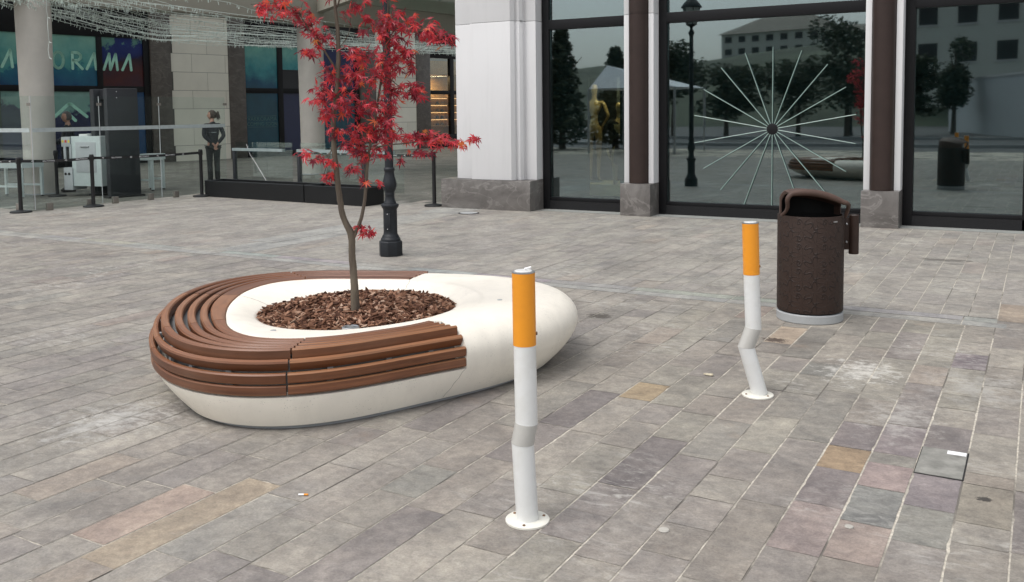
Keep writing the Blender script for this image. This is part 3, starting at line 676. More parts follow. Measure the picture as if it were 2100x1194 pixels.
# ================================================================ BOLLARDS
def bollard(loc,label,pts,tilts,h_or,h_wh,seed,lean_dir):
    """pts: centre-line (x offset along camera right, z)"""
    t=thing('cigarette_bollard',label,'bollard',loc,0,'bent cigarette-shaped bollards')
    L=Vector(loc); rad=.045
    def C(u,z,d=0): return L+VRc*u+VDc*d+Vector((0,0,z))
    VRc=Vector((math.cos(lean_dir),math.sin(lean_dir),0)); VDc=Vector((-VRc.y,VRc.x,0))
    seg=lambda a,b: [C(*a),C(*b)]
    p=[C(*q) for q in pts]
    def tubeseg(a,b,name,mat,r,nrm=24,mitre0=None,mitre1=None):
        m_=MB(); ax=(b-a).normalized(); ref=VDc; n1=(ref-ax*ref.dot(ax)).normalized(); n2=ax.cross(n1); vs=[]
        for (pt,mn) in ((a,mitre0 or ax),(b,mitre1 or ax)):
            for k in range(nrm):
                an=2*math.pi*k/nrm; q=pt+(n1*math.cos(an)+n2*math.sin(an))*r
                q=q-ax*((q-pt).dot(mn)/ax.dot(mn)); vs.append(q)
        m_.add(vs,[(k,(k+1)%nrm,nrm+(k+1)%nrm,nrm+k) for k in range(nrm)]+[tuple(range(nrm-1,-1,-1)),tuple(nrm+k for k in range(nrm))])
        return m_.build(name,mat,t,True,ang=40)
    d=[(p[i+1]-p[i]).normalized() for i in range(len(p)-1)]
    m1=(d[0]+d[1]).normalized(); m2=(d[1]+d[2]).normalized()
    tubeseg(p[0],p[1],'lower_post',M_wh,rad,mitre1=m1)
    tubeseg(p[1],p[2],'kinked_band',M_band,rad+.0012,mitre0=m1,mitre1=m2)
    tubeseg(p[2],p[3],'upper_post',M_wh,rad,mitre0=m2)
    tubeseg(p[3],p[4],'orange_sleeve',M_or,rad+.001)
    ax=d[3]; q=ax.rotation_difference(Vector((0,0,1))).inverted().to_matrix()
    m_=MB(); m_.lathe([(rad+.0015,0),(rad+.0015,.004),(rad-.004,.006)],p[4],28,True,q); m_.build('cap_rim',M_steel,t,True)
    m_=MB(); m_.lathe([(.036,.0062),(.034,.0085)],p[4],28,True,q); m_.build('cap_plate',M_wh,t,True)
    # round foot plate with raised lip
    m_=MB(); m_.lathe([(.089,.001),(.089,.008),(.084,.0105),(.046,.011)],L,40); fl=m_.build('base_flange',M_cream,t,True)
    for k in range(3):
        a=lean_dir+2.0+k*2.094+seed; m_=MB(); c=L+Vector((.070*math.cos(a),.070*math.sin(a),0)); m_.lathe([(.006,.0105),(.006,.014),(.003,.016)],c,10)
        b_=m_.build('bolt',M_rust,fl,True)
    # key lock on the side
    c=p[3]+d[3]*.045+VRc*(rad+.001); m_=MB(); m_.lathe([(.007,-.004),(.007,.005),(.004,.006)],c,12,True,VRc.rotation_difference(Vector((0,0,1))).inverted().to_matrix()); m_.build('lock',M_rust,t,True)
    return t
cam_right=math.atan2(.4945,.8692)
b1=(-1.764,3.195,0)
bollard(b1,'front cigarette-shaped bollard with orange top and cigarette end lying on its cap',[(0,.008),(-.016,.322),(.0,.405),(-.004,.722),(-.006,1.012)],0,0,0,.4,cam_right)
bollard((-1.384,5.263,0),'rear cigarette-shaped bollard, sharply kinked, standing before the brown litter bin',[(.012,.008),(-.068,.285),(-.028,.395),(-.041,.705),(-.050,.998)],0,0,0,1.3,cam_right)
mb=MB(); L=Vector(b1); c=L+Vector((math.cos(cam_right)*.005,math.sin(cam_right)*.005,1.026))
mb.tube([c+Vector((-.006,-.004,0)),c+Vector((.017,.010,.006))],.0042,12); o=mb.build('cigarette_end',M_paint,None,True); tag(o,'white cigarette end resting on the cap of the front bollard','cigarette butt')

# ================================================================ LITTER BIN
bx_,by_=-1.55,7.42; RB=.249
BZ=math.atan2(.4945,.8692)
binr=thing('litter_bin','dark brown embossed metal litter bin with open hood on a concrete foot','litter bin',(bx_,by_,0),0)
BC=Vector((bx_,by_,0)); BR_=Matrix.Rotation(BZ,3,'Z')
mb=MB(); mb.lathe([(RB-.004,0),(RB+.002,.006),(RB+.002,.062),(RB-.006,.07),(.1,.07)],BC,64); mb.build('concrete_base',M_conc,binr,True)
k=N('embossed_brown_sheet')
co=k.map((1,1,1)); sep=k.new('ShaderNodeSeparateXYZ'); k.L(k.coord(),sep.inputs[0])
def mnode(op,a,b=None):
    x=k.new('ShaderNodeMath',operation=op)
    for i,v in enumerate((a,b)):
        if v is None: continue
        if isinstance(v,bpy.types.NodeSocket): k.L(v,x.inputs[i])
        else: x.inputs[i].default_value=v
    return x.outputs[0]
dx_=mnode('SUBTRACT',sep.outputs[0],bx_); dy_=mnode('SUBTRACT',sep.outputs[1],by_)
th_=mnode('MULTIPLY',mnode('ARCTAN2',dy_,dx_),RB)
cell=.19
def fl(shu,shv,npet):
    u_=mnode('ADD',mnode('DIVIDE',th_,cell),shu); v_=mnode('ADD',mnode('DIVIDE',sep.outputs[2],cell),shv)
    fu=mnode('SUBTRACT',mnode('FRACT',u_),.5); fv=mnode('SUBTRACT',mnode('FRACT',v_),.5)
    rad_=mnode('SQRT',mnode('ADD',mnode('MULTIPLY',fu,fu),mnode('MULTIPLY',fv,fv)))
    an=mnode('ARCTAN2',fv,fu); pet=mnode('ABSOLUTE',mnode('SINE',mnode('MULTIPLY',an,npet/2)))
    d=mnode('ABSOLUTE',mnode('SUBTRACT',rad_,mnode('MULTIPLY',pet,.46)))
    return k.ramp(d,[(.018,1),(.045,0)])
a1=fl(.1,.2,6); a2=fl(.6,.7,5); h=mnode('MAXIMUM',a1,a2)
k.bump(h,.6,.004); k.set(Base_Color=k.mix(h,(.030,.0165,.0115),(.016,.009,.0065)),Roughness=.55); k.b.inputs['Specular IOR Level'].default_value=.3
mb=MB(); mb.lathe([(RB-.012,.080),(RB,.082),(RB,.815),(RB-.003,.822),(RB-.014,.822),(RB-.014,.10)],BC,72,False); mb.build('body',k.m,binr,True)
mb=MB(); mb.lathe([(RB-.02,.060),(RB-.02,.095)],BC,48,False); mb.build('recess_gap',M_binin,binr,True)
mb=MB(); mb.lathe([(RB-.022,.11),(RB-.022,.80),(RB-.026,.81)],BC,48,False); 
mb.add([BC+Vector((.22*math.cos(i*math.pi/12),.22*math.sin(i*math.pi/12),.55)) for i in range(24)],[tuple(range(24))]); mb.build('liner',M_binin,binr,True)
# hood: shell of revolution-like dome sweeping from back rim over the top, opening towards viewer, higher at left
vs=[];fs=[];nu,nv=40,14
def hoodp(u,v,off=0):
    # u: 0..1 around the back from left end to right end, v 0..1 from rim up to crown edge
    a=R(178)-R(178)*u-0 # left(180) -> back(90) -> right(0) in bin frame (x right, y away)
    zr=.822; 
    xx=(RB-.013-off)*math.cos(a); yy=(RB-.012-off)*math.sin(a)
    top_edge_z=.985-.05*((xx/RB)+.2)-.055*max(0,xx/RB)**2-.10*max(0,xx/RB)**4
    cr=1.018-.045*(xx/RB)-.05*(xx/RB)**2-off
    # v path: rises up along the back wall then curls forward to the front lip
    s=v
    fwdpull=max(0,(s-.35)/.65)
    y2=yy*(1-fwdpull)+(-.17-.03*math.cos(a))*fwdpull if False else yy+(-.20-yy)*fwdpull**1.15*.92
    zt_=cr
    z=zr+(zt_-zr)*math.sin(min(1,s*1.25)*math.pi/2)-.010*fwdpull**2
    return xx*(1-.04*fwdpull),y2,z
m_=MB(); vs=[];
for off in (0,.012):
    for j in range(nv+1):
        for i in range(nu+1):
            x_,y_,z_=hoodp(i/nu,j/nv,off); vs.append(BC+BR_@Vector((x_,y_,z_-off)))
W1=(nu+1)*(nv+1)
for j in range(nv):
    for i in range(nu):
        a=j*(nu+1)+i; fs.append((a,a+1,a+nu+2,a+nu+1)); fs.append((W1+a,W1+a+nu+1,W1+a+nu+2,W1+a+1))
for i in range(nu):
    a=nv*(nu+1)+i; fs.append((a,a+1,W1+a+1,W1+a)); fs.append((i,W1+i,W1+i+1,i+1))
for j in range(nv):
    a=j*(nu+1); fs.append((a,a+nu+1,W1+a+nu+1,W1+a)); a=j*(nu+1)+nu; fs.append((a,W1+a,W1+a+nu+1,a+nu+1))
m_.add(vs,fs); hood=m_.build('hood',M_hood,binr,True,ang=60)
m_=MB(); vs=[BC+BR_@Vector((hoodp(i/nu,j/nv)[0]*.955,hoodp(i/nu,j/nv)[1]*.955-.004,hoodp(i/nu,j/nv)[2]-.016)) for j in range(nv+1) for i in range(nu+1)]; m_.add(vs,[(j*(nu+1)+i,j*(nu+1)+i+1,(j+1)*(nu+1)+i+1,(j+1)*(nu+1)+i) for j in range(nv) for i in range(nu)]); m_.build('hood_inner_shade',M_binin,hood,True,ang=60)  # added black inner skin; the dark under the hood is its colour
lip=MB(); 
path=[BC+BR_@Vector((hoodp(i/nu,1)[0],hoodp(i/nu,1)[1]-.004,hoodp(i/nu,1)[2]-.012)) for i in range(nu+1)]
p0=path[0]; p1=path[-1]
lipL=[BC+BR_@Vector(q) for q in ((-.238,-.05,.82),(-.222,-.10,.85),(-.218,-.14,.89),(-.232,-.17,.93),(-.246,-.19,.965),(-.232,-.20,1.0))]
lipR=[BC+BR_@Vector(q) for q in ((.225,-.19,.925),(.243,-.15,.89),(.25,-.09,.85),(.247,-.06,.80))]
lp=[lipL[0],lipL[1],lipL[2],lipL[3],lipL[4]]+[q for q in path if (q-lipL[4]).length>.05 and (q-lipR[0]).length>.03]+lipR
lp2=[]
for a,b in zip(lp[:-1],lp[1:]):
    lp2+= [a,(a+b)/2]
lp2.append(lp[-1])
for _ in range(3): lp2=[lp2[0]]+[(lp2[i-1]+lp2[i]*2+lp2[i+1])/4 for i in range(1,len(lp2)-1)]+[lp2[-1]]
lip.tube(lp2,[.012]+[.013+.014*math.sin(math.pi*i/len(lp2)) for i in range(len(lp2)-2)]+[.012],14); lip.build('hood_rim',M_hood,binr,True,ang=80)
ash=BC+BR_@Vector((.338,0.0,0))
a_=MB(); a_.lathe([(.034,.505),(.038,.508),(.038,.808),(.035,.812),(.030,.806),(.030,.79)],ash,28); asht=a_.build('ashtray_tube',M_bin,binr,True)
a_=MB(); a_.box(BC+BR_@Vector((.276,0,.665)),(.06,.012,.25),BZ); br_=a_.build('bracket',M_bin,binr,bevel=.002)
for z in (.60,.74):
    a_=MB(); a_.lathe([(.009,0),(.009,.004),(.005,.008)],BC+BR_@Vector((.280,-.006,z)),12,True,Matrix.Rotation(BZ,3,'Z')@Matrix.Rotation(R(90),3,'X')); a_.build('screw',M_steel,br_,True)
a_=MB(); a_.lathe([(.030,.8065),(.030,.8075)],ash,20); a_.build('ash_grille',M_steel,asht)
a_=MB(); i=0
a=BZ+R(-62); pc=BC+Vector(((RB+.001)*math.cos(a),(RB+.001)*math.sin(a),.785)); a_.box(pc,(.04,.003,.010),a+math.pi/2); a_.build('maker_plate',M_steel,binr)
# ================================================================ STREET LAMP
lc=Vector((-6.50,8.58,0))
lamp=thing('street_lamp','dark cast iron lamp post on an octagonal base standing behind the planter bench','street lamp',lc)
mb=MB(); mb.lathe([(.137,0),(.137,.165),(.126,.175)],lc,8,phase=R(22.5)); mb.build('octagonal_base',M_lamp,lamp,bevel=.004)
mb=MB(); mb.lathe([(.112,.175),(.114,.19),(.108,.205),(.100,.212),(.098,.225),(.090,.24),(.082,.25),(.079,.27),(.079,.53),(.083,.545),(.094,.56),(.101,.575),(.102,.585),(.096,.597),(.078,.602)],lc,40,True); mb.build('lower_shaft',M_lamp,lamp,True,ang=45)
mb=MB(); 
pr=[(.074,.602),(.070,.62),(.060,.64),(.055,.67),(.053,.70),(.056,.706),(.056,.716),(.052,.722),(.056,.74),(.068,.765),(.077,.80),(.078,.83),(.070,.87),(.060,.91),(.055,.95),(.055,.975),(.062,.985),(.064,1.0),(.060,1.015),(.050,1.02)]
n=40;vs=[];fs=[]
for r,z in pr:
    for i in range(n):
        a=2*math.pi*i/n; rr_=r*(1+(.05*abs(math.sin(4*a+z*6)) if .73<z<.95 else 0)); vs.append(lc+Vector((rr_*math.cos(a),rr_*math.sin(a),z)))
for j in range(len(pr)-1):
    for i in range(n): k2=(i+1)%n; fs.append((j*n+i,j*n+k2,(j+1)*n+k2,(j+1)*n+i))
mb.add(vs,fs); mb.build('acanthus_baluster',M_lamp,lamp,True,ang=60)
mb=MB(); vs=[];fs=[];n=48
for z,r in ((1.015,.050),(2.62,.044),(3.2,.040)):
    for i in range(n): a=2*math.pi*i/n; r2_=r*(1-.05*(.5+.5*math.cos(12*a))); vs.append(lc+Vector((r2_*math.cos(a),r2_*math.sin(a),z)))
for j in range(2):
    for i in range(n): k2=(i+1)%n; fs.append((j*n+i,j*n+k2,(j+1)*n+k2,(j+1)*n+i))
mb.add(vs,fs); mb.build('fluted_pole',M_lamp,lamp,True,ang=70)
mb=MB(); mb.lathe([(.042,2.44),(.056,2.46),(.056,2.475),(.046,2.48),(.046,2.51),(.054,2.52),(.054,2.53),(.04,2.55)],lc,32); mb.build('collar',M_lamp,lamp,True,ang=45)
va=math.atan2(-lc.y,-lc.x)-R(22)
mb=MB(); pd=lc+Vector((.079*math.cos(va),.079*math.sin(va),.40)); mb.box(pd,(.012,.068,.20),va); dr=mb.build('inspection_door',M_lamp,lamp,bevel=.003)
for z in (.315,.488):
    mb=MB(); mb.lathe([(.004,0),(.004,.003)],pd+Vector((.007*math.cos(va),.007*math.sin(va),z-.40)),10,True,Matrix.Rotation(va,3,'Z')@Matrix.Rotation(R(90),3,'Y')); mb.build('screw',M_paint,dr)
mb=MB(); mb.lathe([(.04,3.18),(.07,3.25),(.03,3.32),(.03,3.36),(.12,3.42)],lc,24); mb.build('lantern_neck',M_lamp,lamp,True)
mb=MB(); 
for i in range(6):
    a=2*math.pi*i/6; mb.tube([lc+Vector((.11*math.cos(a),.11*math.sin(a),3.42)),lc+Vector((.19*math.cos(a),.19*math.sin(a),3.78))],.008,6)
mb.build('lantern_frame',M_lamp,lamp)
mb=MB(); mb.lathe([(.10,3.42),(.18,3.77)],lc,6); mb.build('lantern_glass',simple('milky_glass',(.5,.52,.5),.3),lamp)
mb=MB(); mb.lathe([(.22,3.77),(.22,3.79),(.17,3.86),(.09,3.95),(.05,3.98),(.05,4.04),(.07,4.06),(.02,4.16)],lc,24); mb.build('lantern_roof',M_lamp,lamp,True,ang=50)

# ================================================================ DEPARTMENT STORE
YF=13.85
store=thing('department_store','pale rendered shop building with dark framed windows and marble plinths on the right','building',(-7.25,YF,0))
def spart(name,mat,mb,parent=store,bevel=0): return mb.build(name,mat,parent,bevel=bevel)
mb=MB(); mb.lo((-8.6,15.7,0),(11,28,9)); mb.lo((-8.6,14.2,4.4),(11,15.7,9)); mb.lo((-8.6,14.9,0),(-7.35,15.7,4.4)); spart('wall',M_pilw,mb)
# corner pillar with stepped corners
def prism(poly,z0,z1):
    m_=MB(); n=len(poly); m_.add([(x,y,z0) for x,y in poly]+[(x,y,z1) for x,y in poly],[tuple(range(n-1,-1,-1)),tuple(range(n,2*n))]+[(i,(i+1)%n,n+(i+1)%n,n+i) for i in range(n)]); return m_
plinth=[(-8.99,13.33),(-7.25,13.33),(-7.25,13.87),(-7.25,14.9),(-8.99,14.9)]
spart('pillar_plinth',M_marble,prism(plinth,0,.497),bevel=.004)
PG=3.115
pil=[(-8.38,13.36),(-7.61,13.36),(-7.56,13.42),(-7.56,13.47),(-7.50,13.47),(-7.46,13.52),(-7.46,13.60),(-7.262,13.60),(-7.262,14.9),(-8.74,14.9),(-8.74,13.47),(-8.38,13.47)]
spart('pillar_shaft',M_pil,prism(pil,.502,PG-.003),bevel=.003)
pil2=[(x*1.0,y) for x,y in pil]
spart('pillar_shaft',M_pil,prism(pil2,PG+.003,9),bevel=.003)
spart('pillar_joint',M_frame,prism([(-8.35,13.38),(-7.61,13.38),(-7.61,13.48),(-7.46,13.48),(-7.46,13.63),(-7.28,13.63),(-7.28,14.8),(-8.68,14.8),(-8.68,13.63),(-8.53,13.63),(-8.53,13.48),(-8.35,13.48)],PG-.004,PG+.004))
BAYX=[(-7.25,-5.2),(-5.2,-1.65),(-1.65,1.9),(1.9,5.45)]
PIERS=[(-5.70,-5.205),(-2.14,-1.655),(1.41,1.895),(4.96,5.445)]
for (a,b) in PIERS:
    c=(a+b)/2
    m_=MB(); m_.lo((a,13.42,0),(b,13.80,.500)); m_.lo((a,13.80,0),(b,14.6,.500)); spart('pier_plinth',M_marble,m_,bevel=.003)
    m_=MB(); m_.lo((a+.004,13.585,.503),(a+.085,14.6,PG-.003)); m_.lo((b-.085,13.585,.503),(b-.004,14.6,PG-.003)); m_.lo((a+.085,13.66,.503),(b-.085,14.6,PG-.003)); spart('pier_shaft',M_pil,m_,bevel=.002)
    m_=MB(); m_.lo((a+.004,13.585,PG+.003),(a+.085,14.6,9)); m_.lo((b-.085,13.585,PG+.003),(b-.004,14.6,9)); m_.lo((a+.085,13.66,PG+.003),(b-.085,14.6,9)); spart('pier_shaft',M_pil,m_,bevel=.002)
    m_=MB(); m_.lathe([(.152,.504),(.152,PG-.002)],(c,13.60,0),40); m_.lathe([(.152,PG+.002),(.152,9)],(c,13.60,0),40); m_.build('downpipe',M_pipe,store,True,ang=50)
WB=[(-7.25,-5.62),(-5.205,-2.06),(-1.655,1.495),(1.895,5.045)]
for n,(a,b) in enumerate(WB):
    fr=MB(); fw=.13 if n==0 else .10
    fr.lo((a,13.80,0),(a+.125,13.93,9)); fr.lo((b-.10,13.80,0),(b,13.93,9))
    a2,b2=a+.125,b-.10
    if n==2:
        fr.lo((-.20,13.80,0),(-.10,13.93,9)); 
    fr.lo((a2,13.815,.15),(b2,13.92,.205)); fr.lo((a2,13.79,2.975),(b2,13.93,3.13)); fr.lo((a2,13.80,5.6),(b2,13.93,5.75))
    wfr=fr.build('window_frame',M_frame,store,bevel=.003)
    m_=MB(); m_.lo((a2,13.80,0),(b2,13.91,.149)); m_.build('granite_sill',M_granite,wfr)
    for z0,z1 in ((.206,2.974),(3.131,5.59)):
        segs=[(a2+.001,b2-.001)] if n!=2 else [(a2+.001,-.201),(-.099,b2-.001)]
        for s0,s1 in segs:
            m_=MB(); m_.lo((s0,13.868,z0),(s1,13.880,z1)); m_.build('pane',M_shopglass,wfr)
    # film backing behind the glass
    m_=MB()
    if n==0:
        X0,X1,Z0,Z1=-6.49,-5.94,.24,2.17
        m_.lo((a,13.99,.0),(X0,14.01,5.7)); m_.lo((X1,13.99,0),(b+.2,14.01,5.7)); m_.lo((X0,13.99,0),(X1,14.01,Z0)); m_.lo((X0,13.99,Z1),(X1,14.01,5.7))
    else: m_.lo((a,13.99,0),(b+.3,14.01,5.7))
    m_.build('window_backing',M_backp,store)
# display niche
m_=MB(); 
m_.lo((-7.3,14.02,0),(-7.28,15.6,2.9)); m_.lo((-5.5,14.02,0),(-5.48,15.6,2.9)); m_.lo((-7.3,15.6,0),(-5.48,15.62,2.9)); m_.lo((-7.3,14.02,2.9),(-5.48,15.62,2.92)); m_.build('display_niche',simple('dark_niche_lining',(.012,.014,.016),.8),store)
plat=thing('display_platform','low yellow lit platform carrying the mannequins behind the left window','platform',(-6.3,14.7,0))
m_=MB(); m_.box((-6.35,14.95,.27),(1.5,.9,.22),R(-8)); m_.build('platform_block',simple('pale_yellow_board',(.75,.62,.33),.5),plat,bevel=.004)
m_=MB(); m_.box((-6.35,14.88,.12),(1.5,.8,.06),R(-8)); m_.build('platform_base',M_black,plat)
nl=bpy.data.lights.new('niche_lamp','AREA'); nl.energy=14; nl.size=.3; nl.color=(1,.78,.48); no=bpy.data.objects.new('niche_lamp',nl); COL.objects.link(no); no.location=(-6.3,14.55,2.75); no.rotation_euler=(R(8),0,0)
# frosted sheer panel in the niche
m_=MB(); m_.lo((-6.62,15.45,1.25),(-6.30,15.46,2.3)); o=m_.build('hanging_screen',simple('silver_foil_screen',(.25,.25,.24),.4,.4,.5,18,.6,25)); tag(o,'silvery crinkled screen hanging behind the mannequins','screen')
# starburst
sb=thing('starburst_decoration','starburst of eighteen pale glass rods round a dark hub in the middle shop window','decoration',(-3.46,13.83,1.34))
hub=Vector((-3.457,13.845,1.336))
m_=MB(); m_.lathe([(.075,-.012),(.085,-.005),(.085,.005),(.06,.012)],hub,28,True,Matrix.Rotation(R(90),3,'X')); m_.build('hub',M_frame,sb,True)
for i in range(18):
    a=2*math.pi*i/18+R(90); Lr=1.205*(1 if i not in (13,14,15) else .985)
    d=Vector((math.cos(a),0,math.sin(a))); m_=MB(); m_.tube([hub+d*.08,hub+d*Lr],.0068,6); m_.build('glass_rod',M_rod,sb)

# ================================================================ MALL WING (left, under the canopy)
P0=Vector((-26.56,22.65,0)); DW=Vector((.1788,.9839,0)); NW=Vector((DW.y,-DW.x,0))   # NW faces the viewer
WA=math.atan2(DW.y,DW.x)
wing=thing('mall_wing','covered mall front on the left with cream stone bays, dark stone piers and poster windows','building',P0)
def wbox(m_,s0,s1,z0,z1,o0,o1):
    c=P0+DW*((s0+s1)/2)+NW*((o0+o1)/2)+Vector((0,0,(z0+z1)/2)); m_.box(c,(abs(s1-s0),abs(o1-o0),z1-z0),WA); return m_
def wp(name,mat,s0,s1,z0,z1,o0,o1,parent=wing,bevel=0): m_=MB(); wbox(m_,s0,s1,z0,z1,o0,o1); return m_.build(name,mat,parent,bevel=bevel)
wp('rear_wall',M_beam,-16,26,0,8,-2.6,-2.3)
# stone cladding with block joints
M_joint=simple('stone_joint',(.10,.095,.085),.9)
def cladding(s0,s1,off):
    wp('cladding_core',M_joint,s0,s1,0,5.4,-.6,-.012)
    m_=MB(); z=-.10; r=0
    while z<5.4:
        z1=z+.65; s=s0-(off if r%2 else off-.62)
        while s<s1:
            e=s+1.36; a=max(s,s0);b=min(e,s1)
            if b-a>.03: wbox(m_,a+.006,b-.006,max(0,z+.006),min(5.4,z1-.006),-.03,0)
            s=e
        z=z1; r+=1
    k2=N('cream_limestone'); g=k2.new('ShaderNodeNewGeometry'); nz=k2.noise(1.2,6); k2.set(Base_Color=k2.mix(1,k2.ramp(g.outputs['Random Per Island'],[(0,(.66,.63,.54)),(1,(.74,.71,.61))]),k2.mix(nz.outputs[0],(.85,.85,.85),(1.12,1.12,1.12)),'MULTIPLY'),Roughness=.6)
    m_.build('stone_cladding',k2.m,wing)
cladding(0.0,2.30,.55); cladding(9.50,11.90,.9)
for s0,s1 in ((-.75,-.003),(2.303,3.0),(8.63,9.497),(11.903,12.78)): wp('stone_pier',M_dstone,s0,s1,0,5.4,-.6,.03,bevel=.004)
# window groups
def poster_mat(name,kind):
    k=N(name); sep=k.new('ShaderNodeSeparateXYZ'); k.L(k.coord(),sep.inputs[0])
    nz=k.noise(.9,6,.62); nz2=k.noise(2.5,5,.6)
    ad=k.new('ShaderNodeMath',operation='MULTIPLY_ADD'); k.L(nz.outputs[0],ad.inputs[0]); ad.inputs[1].default_value=2.2; k.L(sep.outputs[2],ad.inputs[2])
    mr=k.new('ShaderNodeMapRange'); k.L(ad.outputs[0],mr.inputs['Value'])
    if kind=='teal':  mr.inputs['From Min'].default_value=3.4; mr.inputs['From Max'].default_value=5.4; st=[(0,(.014,.075,.19)),(.42,(.025,.17,.25)),(.47,(.09,.36,.34)),(1,(.28,.56,.45))]
    elif kind=='navy':mr.inputs['From Min'].default_value=3.0; mr.inputs['From Max'].default_value=5.6; st=[(0,(.020,.020,.05)),(.35,(.09,.018,.018)),(.6,(.035,.016,.03)),(.66,(.012,.022,.12)),(.87,(.02,.04,.19)),(.9,(.14,.33,.27)),(1,(.2,.4,.33))]
    elif kind=='mount':mr.inputs['From Min'].default_value=1.6; mr.inputs['From Max'].default_value=3.8; st=[(0,(.02,.025,.06)),(.55,(.03,.035,.10)),(.6,(.22,.42,.36)),(1,(.32,.52,.46))]
    else: mr.inputs['From Min'].default_value=3.2; mr.inputs['From Max'].default_value=5.5; st=[(0,(.018,.085,.12)),(.35,(.016,.10,.18)),(.6,(.07,.32,.34)),(1,(.25,.55,.45))]
    c=k.ramp(mr.outputs[0],st); c=k.mix(1,c,k.mix(nz2.outputs[0],(.75,.75,.75),(1.2,1.2,1.2)),'MULTIPLY')
    c=k.mix(1,c,(.72,.72,.74),'MULTIPLY'); k.set(Base_Color=c,Roughness=.25); k.b.inputs['Specular IOR Level'].default_value=.4; return k.m
M_teal=poster_mat('teal_poster','teal'); M_navy=poster_mat('navy_red_poster','navy'); M_mount=poster_mat('mountain_poster','mount'); M_deep=poster_mat('deep_teal_poster','deep')
M_dark=simple('dark_interior',(.012,.013,.016),.35)
def wingwin(s0,s1,cells,mull,trans=(2.43,2.62),zt=4.24,sill=.20):
    """cells: list of (s0,s1,z0,z1,mat)"""
    fr=MB(); wbox(fr,s0,s1,zt,5.4,-.5,-.06); wbox(fr,s0,s1,trans[0],trans[1],-.2,-.06); wbox(fr,s0,s1,0,sill,-.2,-.05)
    for a,b in mull: wbox(fr,a,b,sill,zt,-.2,-.045)
    w=fr.build('window_frame',M_frame,wing,bevel=.004)
    for a,b,z0,z1,mt in cells:
        q=MB(); wbox(q,a,b,z0,z1,-.14,-.10); q.build('window_poster' if mt is not M_dark else 'pane',mt,w)
    return w
wingwin(-15.5,-.752,[(-9,-5.83,2.62,4.24,M_teal),(-5.65,-2.60,2.62,4.24,M_teal),(-2.42,-.98,2.62,4.24,M_navy),(-9,-5.83,.2,2.43,M_dark),(-5.65,-2.60,.2,2.43,M_mount),(-2.42,-.98,.2,2.43,M_teal),(-15,-9.2,.2,2.43,M_dark),(-15,-9.2,2.62,4.24,M_teal)],[(-15.5,-15.2),(-9.2,-9),(-5.83,-5.65),(-2.60,-2.42),(-.98,-.76)])
wingwin(3.003,8.627,[(3.06,4.52,2.62,4.24,M_deep),(3.06,4.52,.2,2.43,M_deep),(4.75,6.2,3.35,4.24,M_deep),(4.75,6.2,2.62,3.349,M_dark),(4.75,6.2,.2,2.43,simple('navy_film',(.012,.018,.06),.3)),(6.4,8.4,2.62,4.24,simple('navy_film',(.012,.02,.08),.3)),(6.4,8.4,.2,2.43,M_deep)],[(3.003,3.055),(4.52,4.75),(6.2,6.4),(8.4,8.62)])
# ---- lettering on the posters
M_let=simple('mint_lettering',(.34,.62,.50),.5)
m_=MB(); zb,ht=3.17,.52; o0=P0-NW*.097; sg=dict(V=[[(0,1),(.32,0),(.64,1)]],A=[[(0,0),(.42,1),(.50,0)]],K=[[(.05,1),(.05,0)],[(.5,1),(.05,.42),(.5,0)]],O=[[(.28+.27*math.cos(i*math.pi/8),.5+.5*math.sin(i*math.pi/8)) for i in range(17)]],R=[[(.02,0),(.02,1),(.3,1),(.45,.86),(.45,.66),(.3,.52),(.05,.52)],[(.12,.5),(.52,0)]],M=[[(0,0),(.32,1),(.36,0),(.68,1),(.75,0)]])
s=-6.30
for ch,sx in zip('VAKKORAMA',(-6.45,-5.55,-5.05,-4.55,-4.02,-3.40,-2.93,-2.36,-1.72)):
    m_=MB()
    for st in sg[ch]: stroke(m_,[(sx+x*.62-0,zb+y*ht) for x,y in st],.085,.01,o0,DW,Vector((0,0,1)))
    m_.build('poster_letter',M_let,wing)
m_=MB(); stroke(m_,[(-4.05,1.62),(-3.58,2.03),(-3.50,2.03),(-3.0,1.62)],.10,.01,o0,DW,Vector((0,0,1))); stroke(m_,[(-3.62,1.74),(-3.38,1.5)],.10,.01,o0,DW,Vector((0,0,1)))
m_.build('poster_chevron',M_let,wing)
M_let2=simple('dim_green_lettering',(.045,.13,.12),.5)
for txt,z,sz in (('VAKKORAMA',1.38,.215),('COMING SOON',1.19,.19)):
    text_obj(txt,sz,M_let2,P0-NW*.098+DW*3.78+Vector((0,0,z)),DW,(0,0,1),'poster_text',wing,.002)
m_=MB(); 
for a,b in (((3.14,1.14),(4.42,1.14)),((3.14,1.56),(4.42,1.56))): stroke(m_,[a,b],.012,.004,o0,DW,Vector((0,0,1)),3)
m_.build('poster_rule',M_let2,wing)
# shop with lit shelves
fr=MB(); wbox(fr,12.783,17.5,4.1,5.4,-.3,-.06); wbox(fr,12.783,17.5,2.44,2.62,-.2,-.06); wbox(fr,12.783,17.5,0,.6,-.3,-.06)
for a,b in ((12.783,12.84),(14.16,14.42),(16.0,16.25)): wbox(fr,a,b,.6,4.1,-.2,-.05)
sf=fr.build('shop_frame',M_frame,wing,bevel=.004)
q=MB(); wbox(q,12.84,17.5,.6,4.1,-.13,-.12); q.build('pane',glassmat('shop_pane',(.9,.9,.87),.015,.3),sf)
q=MB(); wbox(q,12.84,17.5,.0,4.1,-1.75,-1.7); wbox(q,12.84,17.5,3.35,3.4,-1.7,-.3); wbox(q,12.80,12.83,.0,4.1,-1.7,-.3); wbox(q,12.84,17.5,0,.05,-1.7,-.3); q.build('shop_interior',M_warm,wing)
q=MB(); wbox(q,13.1,13.3,3.33,3.349,-1.2,-1.05); q.build('downlight',M_light,wing)
